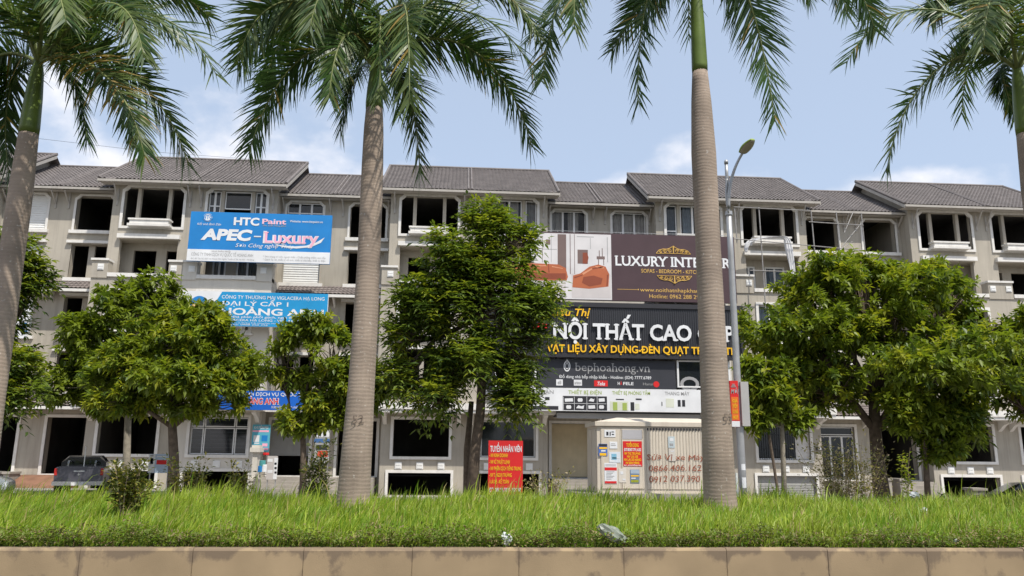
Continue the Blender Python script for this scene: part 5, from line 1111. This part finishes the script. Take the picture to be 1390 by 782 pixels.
for f in (.12, .88):
    b = MB(); b.box(sx(f)-.025, sx(f)+.025, Yr+.075, Yr+.12, .12, z1-.1); b.build('leg', STEEL, t)

# ------------------------------------------------------------------ shop front of the cream house
a = at(338, 668, 40); c = at(357, 603, 40)
t = thing('gate_pillar', 'cream stepped stair pillar in front of the blue poster', 'pillar', ((a.x+c.x)/2, 40, .12))
b = MB(); b.box(a.x, c.x-.15, 39.8, 40.6, .12, 1.15); b.box(a.x+.06, c.x-.2, 39.9, 40.5, 1.15, 2.5); b.box(a.x-.05, c.x-.1, 39.75, 40.65, 1.12, 1.22); b.build('shaft', WALL2, t)
b = MB(); b.box(a.x-.06, c.x-.08, 39.78, 40.62, 2.5, 2.72); b.box(a.x, c.x-.14, 39.86, 40.54, 2.72, 2.84); b.build('cap', WALL2, t)
def flatsign(name, label, cat, u0, v0, u1, v1, Yd, m, parts, th=.04, legs=False):
    p = at(u0, v1, Yd); q = at(u1, v0, Yd)
    t = thing(name, label, cat, ((p.x+q.x)/2, Yd, .12 if legs else p.z)); b = MB(); b.box(p.x, q.x, Yd, Yd+th, p.z, q.z); b.build('panel', m, t)
    mats = []
    for a_ in parts:
        if a_[-1] not in mats: mats.append(a_[-1])
    for mm in mats:
        b = MB()
        for a_ in parts:
            if a_[-1] is mm:
                if isinstance(a_[0], str): px_text(b, a_[0], Yd-.008, *a_[1:5], 0, bold=.02)
                else: px_rect(b, Yd-.005, *a_[:4], 0, .004)
        b.build('print', mm, t)
    if legs:
        for x in (p.x+.05, q.x-.05):
            b = MB(); b.box(x-.02, x+.02, Yd+th, Yd+th+.04, .12, q.z-.05); b.build('leg', STEEL, t)
    return t
CY2 = flat('poster cyan', (.10, .40, .52))
flatsign('wall_poster', 'cyan wall poster with pink lines beside the half open shutter', 'poster', 340.5, 576.5, 367.5, 613, 44.9, CY2, [('KHUYẾN MẠI', 345, 364, 582, 578.5, PAPER), (343, 584, 365, 586.5, PINK), (344, 591, 352, 600, PAPER), (355, 591, 363, 599, BLUE), (345, 601, 352, 602.5, PAPER), (356, 602, 363, 606, PINK), (344, 608, 364, 611, PINK)])
flatsign('standing_board', 'white standing board with red block and blue print in front of the dark window', 'sign', 201, 616.5, 231, 642, 36, flat('board pale blue', (.42, .52, .64)), [(201.3, 616.8, 210, 641.5, PAPER), (204, 622, 208, 630, BLUE), (212.5, 624.5, 226, 630.5, PRED), (213, 619, 228, 620.5, PAPER), (204, 618, 208, 619, INK)], .06, True)
flatsign('standing_board', 'pale grey standing board with a printed white strip beside the cream stair pillar', 'sign', 361, 619, 377, 651, 39, flat('board grey print', (.48, .45, .43)), [(371.5, 621.5, 376.5, 650.5, PAPER), (372.5, 628, 375.5, 631, INK), (372.5, 634, 375.5, 637, INK), (372.5, 640, 375.5, 643, INK), (363, 623, 370, 627, PAPER), (363, 638, 370, 642, PAPER)], .06, True)
t = flatsign('display_rack', 'shop display rack with blue header and red goods right of the shutter doorway', 'rack', 426, 580, 448, 628, 44.2, flat('rack grey', (.33, .33, .32)), [(430, 583, 447, 593, PAPER), (432, 586, 436, 592, BLK2), (439, 587, 443, 592, BLK2), (426.5, 595.5, 447.5, 601, flat('rack blue', (.06, .14, .32))), (429, 604, 446, 611, BLK2), (431, 612, 445, 620, flat('goods red', (.65, .06, .03)))] + [(427+i*2.6, 620.8, 427.7+i*2.6, 628, WHITE) for i in range(8)], .2, True)
t = thing('goods_stack', 'small stack of blue and red paint tins on the steps by the grey board', 'goods', P3(357, 640, 39.6))
for u, v, hh, m in ((354, 641, .3, BLUE), (358.5, 641, .36, PAPER), (356, 633, .28, flat('tin teal', (.08, .3, .3))), (361, 618, .12, PRED)):
    b = MB(); p = at(u, v, 39.6); b.lathe([(.14, 0), (.15, .02), (.15, hh-.02), (.14, hh)], tuple(p), n=14); b.build('tin', m, t)
b = MB(); p = at(357.5, 634, 39.6); b.box(p.x-.35, p.x+.35, 39.4, 39.8, p.z-.33, p.z-.36); b.build('shelf', CONC, t)
flatsign('number_plate', 'small dark house number plate beside the glazed door', 'plate', 1108, 606.5, 1117, 611.5, 44.9, INK, [('63', 1110, 1115, 610.6, 607.6, PAPER)])
# ------------------------------------------------------------------ vehicles
def wheel(t, x, y, z, r, wd):
    b = MB(); b.lathe([(r*.62, -wd/2), (r*.95, -wd/2), (r, -wd/3), (r, wd/3), (r*.95, wd/2), (r*.62, wd/2)], (x, y, z), 'x', 22); wl = b.build('wheel', RUBBER, t)
    b = MB(); b.lathe([(.03, -wd*.46), (r*.22, -wd*.52), (r*.60, -wd*.46), (r*.62, -wd*.3), (r*.62, wd*.3), (r*.6, wd*.46), (r*.22, wd*.52), (.03, wd*.46)], (x, y, z), 'x', 12); b.build('rim', STEEL, wl)
def loft(b, secs, mi=0):
    n = len(secs[0]); k = len(b.v)
    for s in secs: b.v += [tuple(p) for p in s]
    for i in range(len(secs)-1):
        for j in range(n): b.f.append((k+i*n+j, k+i*n+(j+1) % n, k+(i+1)*n+(j+1) % n, k+(i+1)*n+j)); b.m.append(mi)
    b.f += [tuple(k+j for j in range(n)), tuple(k+(len(secs)-1)*n+j for j in range(n-1, -1, -1))]; b.m += [mi, mi]
def sec(y, w0, w1, z0, z1, c=.08):      # rounded trapezoid across the car
    return [(-w0+c, y, z0), (w0-c, y, z0), (w0, y, z0+c), (w0*.98+.02*w1, y, (z0+z1)/2), (w1, y, z1-c), (w1-c, y, z1), (-w1+c, y, z1), (-w1, y, z1-c), (-w0*.98-.02*w1, y, (z0+z1)/2), (-w0, y, z0+c)]
def place(t, loc, rz): t.location = loc; t.rotation_euler = (0, 0, rz)
def pickup():
    t = thing('pickup_truck', 'grey pickup truck with chrome bumper parked nose to the garage doorway', 'pickup truck'); W = .9
    b = MB(); loft(b, [sec(y, *q) for y, q in ((0, (W-.03, W-.03, .5, 1.15)), (.06, (W, W, .45, 1.17)), (1.6, (W, W, .42, 1.17)), (3.6, (W, W, .42, 1.12)), (4.6, (W, W-.05, .42, 1.08)), (5.05, (W-.1, W-.14, .45, .98)))]); b.build('body', GPAINT, t, smooth=False)
    b = MB(); loft(b, [sec(y, *q) for y, q in ((1.55, (W-.04, .66, 1.1, 1.56)), (1.75, (W-.04, .68, 1.1, 1.62)), (3.0, (W-.04, .70, 1.1, 1.62)), (3.75, (W-.06, W-.18, 1.06, 1.14)))]); b.build('cab', BPAINT, t, smooth=False)
    b = MB(); b.quad((-.66, 1.535, 1.24), (.66, 1.535, 1.24), (.60, 1.535, 1.5), (-.60, 1.535, 1.5)); b.build('rear_window', DGLASS, t)
    b = MB(); b.box(-.72, .72, -.03, .02, .62, 1.16); b.box(-.74, .74, -.05, .06, 1.14, 1.19); tg = b.build('tailgate', GPAINT, t)
    b = MB(); b.box(-.2, .2, -.05, -.03, .98, 1.03); b.build('handle', CHROME, tg)
    b = MB(); b.prism([(-.07, .87), (0, .83), (.07, .87), (.02, .87), (0, .96), (-.02, .87)], -.045, -.03); b.build('emblem', CHROME, tg)
    for s in (-1, 1):
        b = MB(); b.box(s*.79, s*.895, -.02, .1, .84, 1.12); b.build('tail_light', REDL, t)
        wheel(t, s*.8, 1.05, .38, .38, .25); wheel(t, s*.8, 4.05, .38, .38, .25)
        b = MB(); b.tube([(s*.5, .55, 1.17), (s*.5, .75, 1.4), (s*.5, 1.4, 1.38)], .035, 6); b.build('roll_bar', CHROME, t)
        b = MB(); b.quad((s*.865, 1.85, 1.24), (s*.865, 2.9, 1.24), (s*.755, 2.85, 1.53), (s*.735, 1.95, 1.53)); b.build('side_window', DGLASS, t)
    b = MB(); b.box(-.92, .92, -.2, .02, .44, .60); b.box(-.4, .4, -.24, -.18, .46, .56); b.build('bumper', CHROME, t)
    b = MB(); b.box(-.22, .22, -.26, -.245, .44, .57); b.build('plate', PAPER, t)
    b = MB(); b.tube([(.12, .3, 1.1), (.12, .3, 2.0)], .02, 5); b.tube([(.12, .3, 2.0), (.12, .12, 2.0)], .02, 5); b.build('rack_post', WHITE, t)
    return t
p = at(105, 660, 34); px_ = p.x
b = MB(); b.prismx([(25.2, .11), (27.6, .64), (40.5, .68), (41.5, .11)], px_-8, px_+2.6); tag(b.build('driveway', PAVE, None, (px_, 30, .12)), kind='structure')
place(pickup(), (px_, 34, .67), rad(19))
def hatch(label, paint, cat='car'):
    t = thing('parked_car', label, cat, group='cars parked at the edges'); W = .86
    b = MB(); loft(b, [sec(y, *q) for y, q in ((0, (W-.12, W-.16, .45, .8)), (.15, (W-.02, W-.08, .35, .92)), (1.0, (W, W-.03, .3, .97)), (3.1, (W, W-.03, .3, .97)), (3.9, (W-.02, W-.08, .32, .90)), (4.15, (W-.14, W-.2, .45, .75)))]); b.build('body', paint, t)
    b = MB(); loft(b, [sec(y, *q) for y, q in ((.12, (W-.1, .62, .9, .98)), (.55, (W-.06, .60, .93, 1.42)), (1.4, (W-.05, .63, .95, 1.50)), (2.2, (W-.05, .61, .95, 1.46)), (3.1, (W-.07, .68, .93, .99)))]); b.build('cabin', paint, t)
    b = MB(); b.quad((-.62, .17, 1.0), (.62, .17, 1.0), (.54, .50, 1.40), (-.54, .50, 1.40)); b.build('rear_window', DGLASS, t)
    b = MB(); b.quad((-.66, 3.02, 1.02), (.66, 3.02, 1.02), (.56, 2.28, 1.45), (-.56, 2.28, 1.45)); b.build('windscreen', DGLASS, t)
    for s in (-1, 1):
        for y0, y1, y2, y3 in ((.6, 1.45, 1.42, .72), (1.52, 2.75, 2.2, 1.5)):
            b = MB(); b.quad((s*.80, y0, 1.0), (s*.81, y1, 1.0), (s*.665, y2, 1.42), (s*.655, y3, 1.40)); b.build('side_window', DGLASS, t)
        b = MB(); b.box(s*.5, s*.76, -.0, .1, .72, .84); b.build('tail_light', REDL, t)
        b = MB(); b.box(s*.45, s*.72, 4.02, 4.1, .62, .74); b.build('headlight', PAPER, t)
        wheel(t, s*.76, .8, .31, .31, .2); wheel(t, s*.76, 3.35, .31, .31, .2)
    return t
c1 = hatch('silver car cut off by the left edge beside the garage doorway', SILVER); p = at(-14, 660, 29); place(c1, (p.x-3.9, 29, .645), rad(-72))
c2 = hatch('black car cut off by the right edge under the half hidden tree', BPAINT); p = at(1402, 670, 30); place(c2, (p.x+1.9, 30, .12), rad(70))
def scooter(label, u, Yd, paint):
    p = at(u, 660, Yd); t = thing('motor_scooter', label, 'scooter', (p.x, Yd, .12), 'scooters parked by the low young tree'); x, y = p.x, Yd
    for dx in (-.6, .62):
        b = MB(); b.lathe([(.2, -.04), (.28, -.03), (.28, .03), (.2, .04)], (x+dx, y, .4), 'y', 18); w_ = b.build('wheel', RUBBER, t); b = MB(); b.lathe([(.02, -.03), (.2, -.02), (.2, .02), (.02, .03)], (x+dx, y, .4), 'y', 12); b.build('rim', STEEL, w_)
    b = MB(); b.tube([(x-.75, y, .78), (x-.4, y, .72), (x-.1, y, .5), (x+.25, y, .48), (x+.45, y, .8), (x+.5, y, 1.0)], [.07, .16, .15, .12, .12, .07], 8); b.build('body', paint, t, smooth=True)
    b = MB(); b.tube([(x-.8, y, .92), (x-.45, y, .93), (x-.05, y, .85)], [.08, .12, .09], 8); b.build('seat', DARK, t, smooth=True)
    b = MB(); b.tube([(x+.5, y-.3, 1.12), (x+.48, y, 1.05), (x+.5, y+.3, 1.12)], .02, 6); b.tube([(x+.48, y, 1.05), (x+.62, y, .42)], .03, 6); b.build('handlebar', DARK, t)
    b = MB(); b.lathe([(.03, 0), (.09, .03), (.09, .08)], (x+.54, y, .98), 'x', 10); b.build('headlight', PAPER, t)
scooter('dark scooter parked beside the low young tree', 1262, 32, BPAINT); scooter('pale scooter parked left of the low young tree', 1226, 31, SILVER)
t = thing('planter_box', 'grey concrete planter block before the dark basement opening at right', 'planter', P3(1330, 674, 33)); b = MB(); p = at(1322, 674, 33); q = at(1338, 666, 33); b.box(p.x, q.x, 33, 33.6, .12, q.z); b.build('block', CONC, t); b = MB(); b.box(p.x-.06, q.x+.06, 32.94, 33.66, q.z, q.z+.1); b.build('rim', CONC, t)
# prop pole of the young tree
b = MB(); b.tube([P3(1056, 668, 26.6), P3(1044, 590, 26.8)], .05, 7); tag(b.build('prop_pole', BARK, None, P3(1056, 668, 26.6)), 'dark wooden prop leaning against the young tree by the lamp post', 'pole')
b = MB(); p = at(1002, 690, 17.5); b.box(p.x-.02, p.x+.02, 17.48, 17.52, 1.3, at(1000, 642, 17.5).z); tag(b.build('marker_stake', WHITE, None, (p.x, 17.5, 1.3)), 'thin pale stake in the grass at the foot of the tallest palm', 'stake')
# ------------------------------------------------------------------ litter on the median
def crumple(name, label, u, v, Yd, rx, ry, rz, m, seed, tilt=0):
    rng = np.random.default_rng(seed); p = at(u, v, Yd); V = []; Fc = []; n, k = 16, 9
    for i in range(k+1):
        th = math.pi*i/k
        for j in range(n):
            a = 2*math.pi*j/n; d = Vector((math.sin(th)*math.cos(a), math.sin(th)*math.sin(a), math.cos(th))); r = 1+.35*noise.noise(d*2.6+Vector((seed, 0, 0)))+.18*noise.noise(d*6+Vector((0, seed, 0)))
            q = Vector((d.x*rx*r, d.y*ry*r, d.z*rz*r)); q.rotate(Matrix.Rotation(tilt, 3, 'Y')); V.append(tuple(p+q))
    for i in range(k):
        for j in range(n): Fc.append((i*n+j, i*n+(j+1) % n, (i+1)*n+(j+1) % n, (i+1)*n+j))
    b = MB(); b.add(V, Fc); return tag(b.build(name, m, None, tuple(p)), label, 'litter')
PLAS = mat('thin white plastic', (.55, .57, .57), .35, .2, 9, spec=.5); PLAS2 = mat('grey green plastic', (.20, .225, .175), .3, .25, 5, spec=.5)
crumple('plastic_bag', 'crumpled white plastic bag on the kerb edge of the grass', 687, 733, 10.25, .075, .06, .08, PLAS, 3)
o = crumple('plastic_sheet', 'grey green translucent plastic tray lying tilted on the kerb edge', 831, 725, 10.2, .20, .06, .085, PLAS2, 5, rad(28))
crumple('plastic_bag', 'small white plastic scrap in the grass below the sapling', 1255, 696, 14, .07, .05, .09, PLAS, 8)
crumple('plastic_bag', 'white wrapper caught in the grass near the scooters', 1241, 672, 16.8, .11, .06, .07, PLAS, 12)
crumple('plastic_bag', 'tiny white scrap at the kerb edge on the right', 1298, 735, 10.3, .03, .03, .03, PLAS, 14)
# thin overhead wire behind the left palm
b = MB(); b.tube([P3(-60, 176, 30), P3(60, 189, 30), P3(205, 206, 31), P3(420, 222, 34)], .006, 5); tag(b.build('overhead_wire', DARK, None, P3(60, 189, 30)), 'thin overhead wire crossing the sky behind the left palm', 'wire')
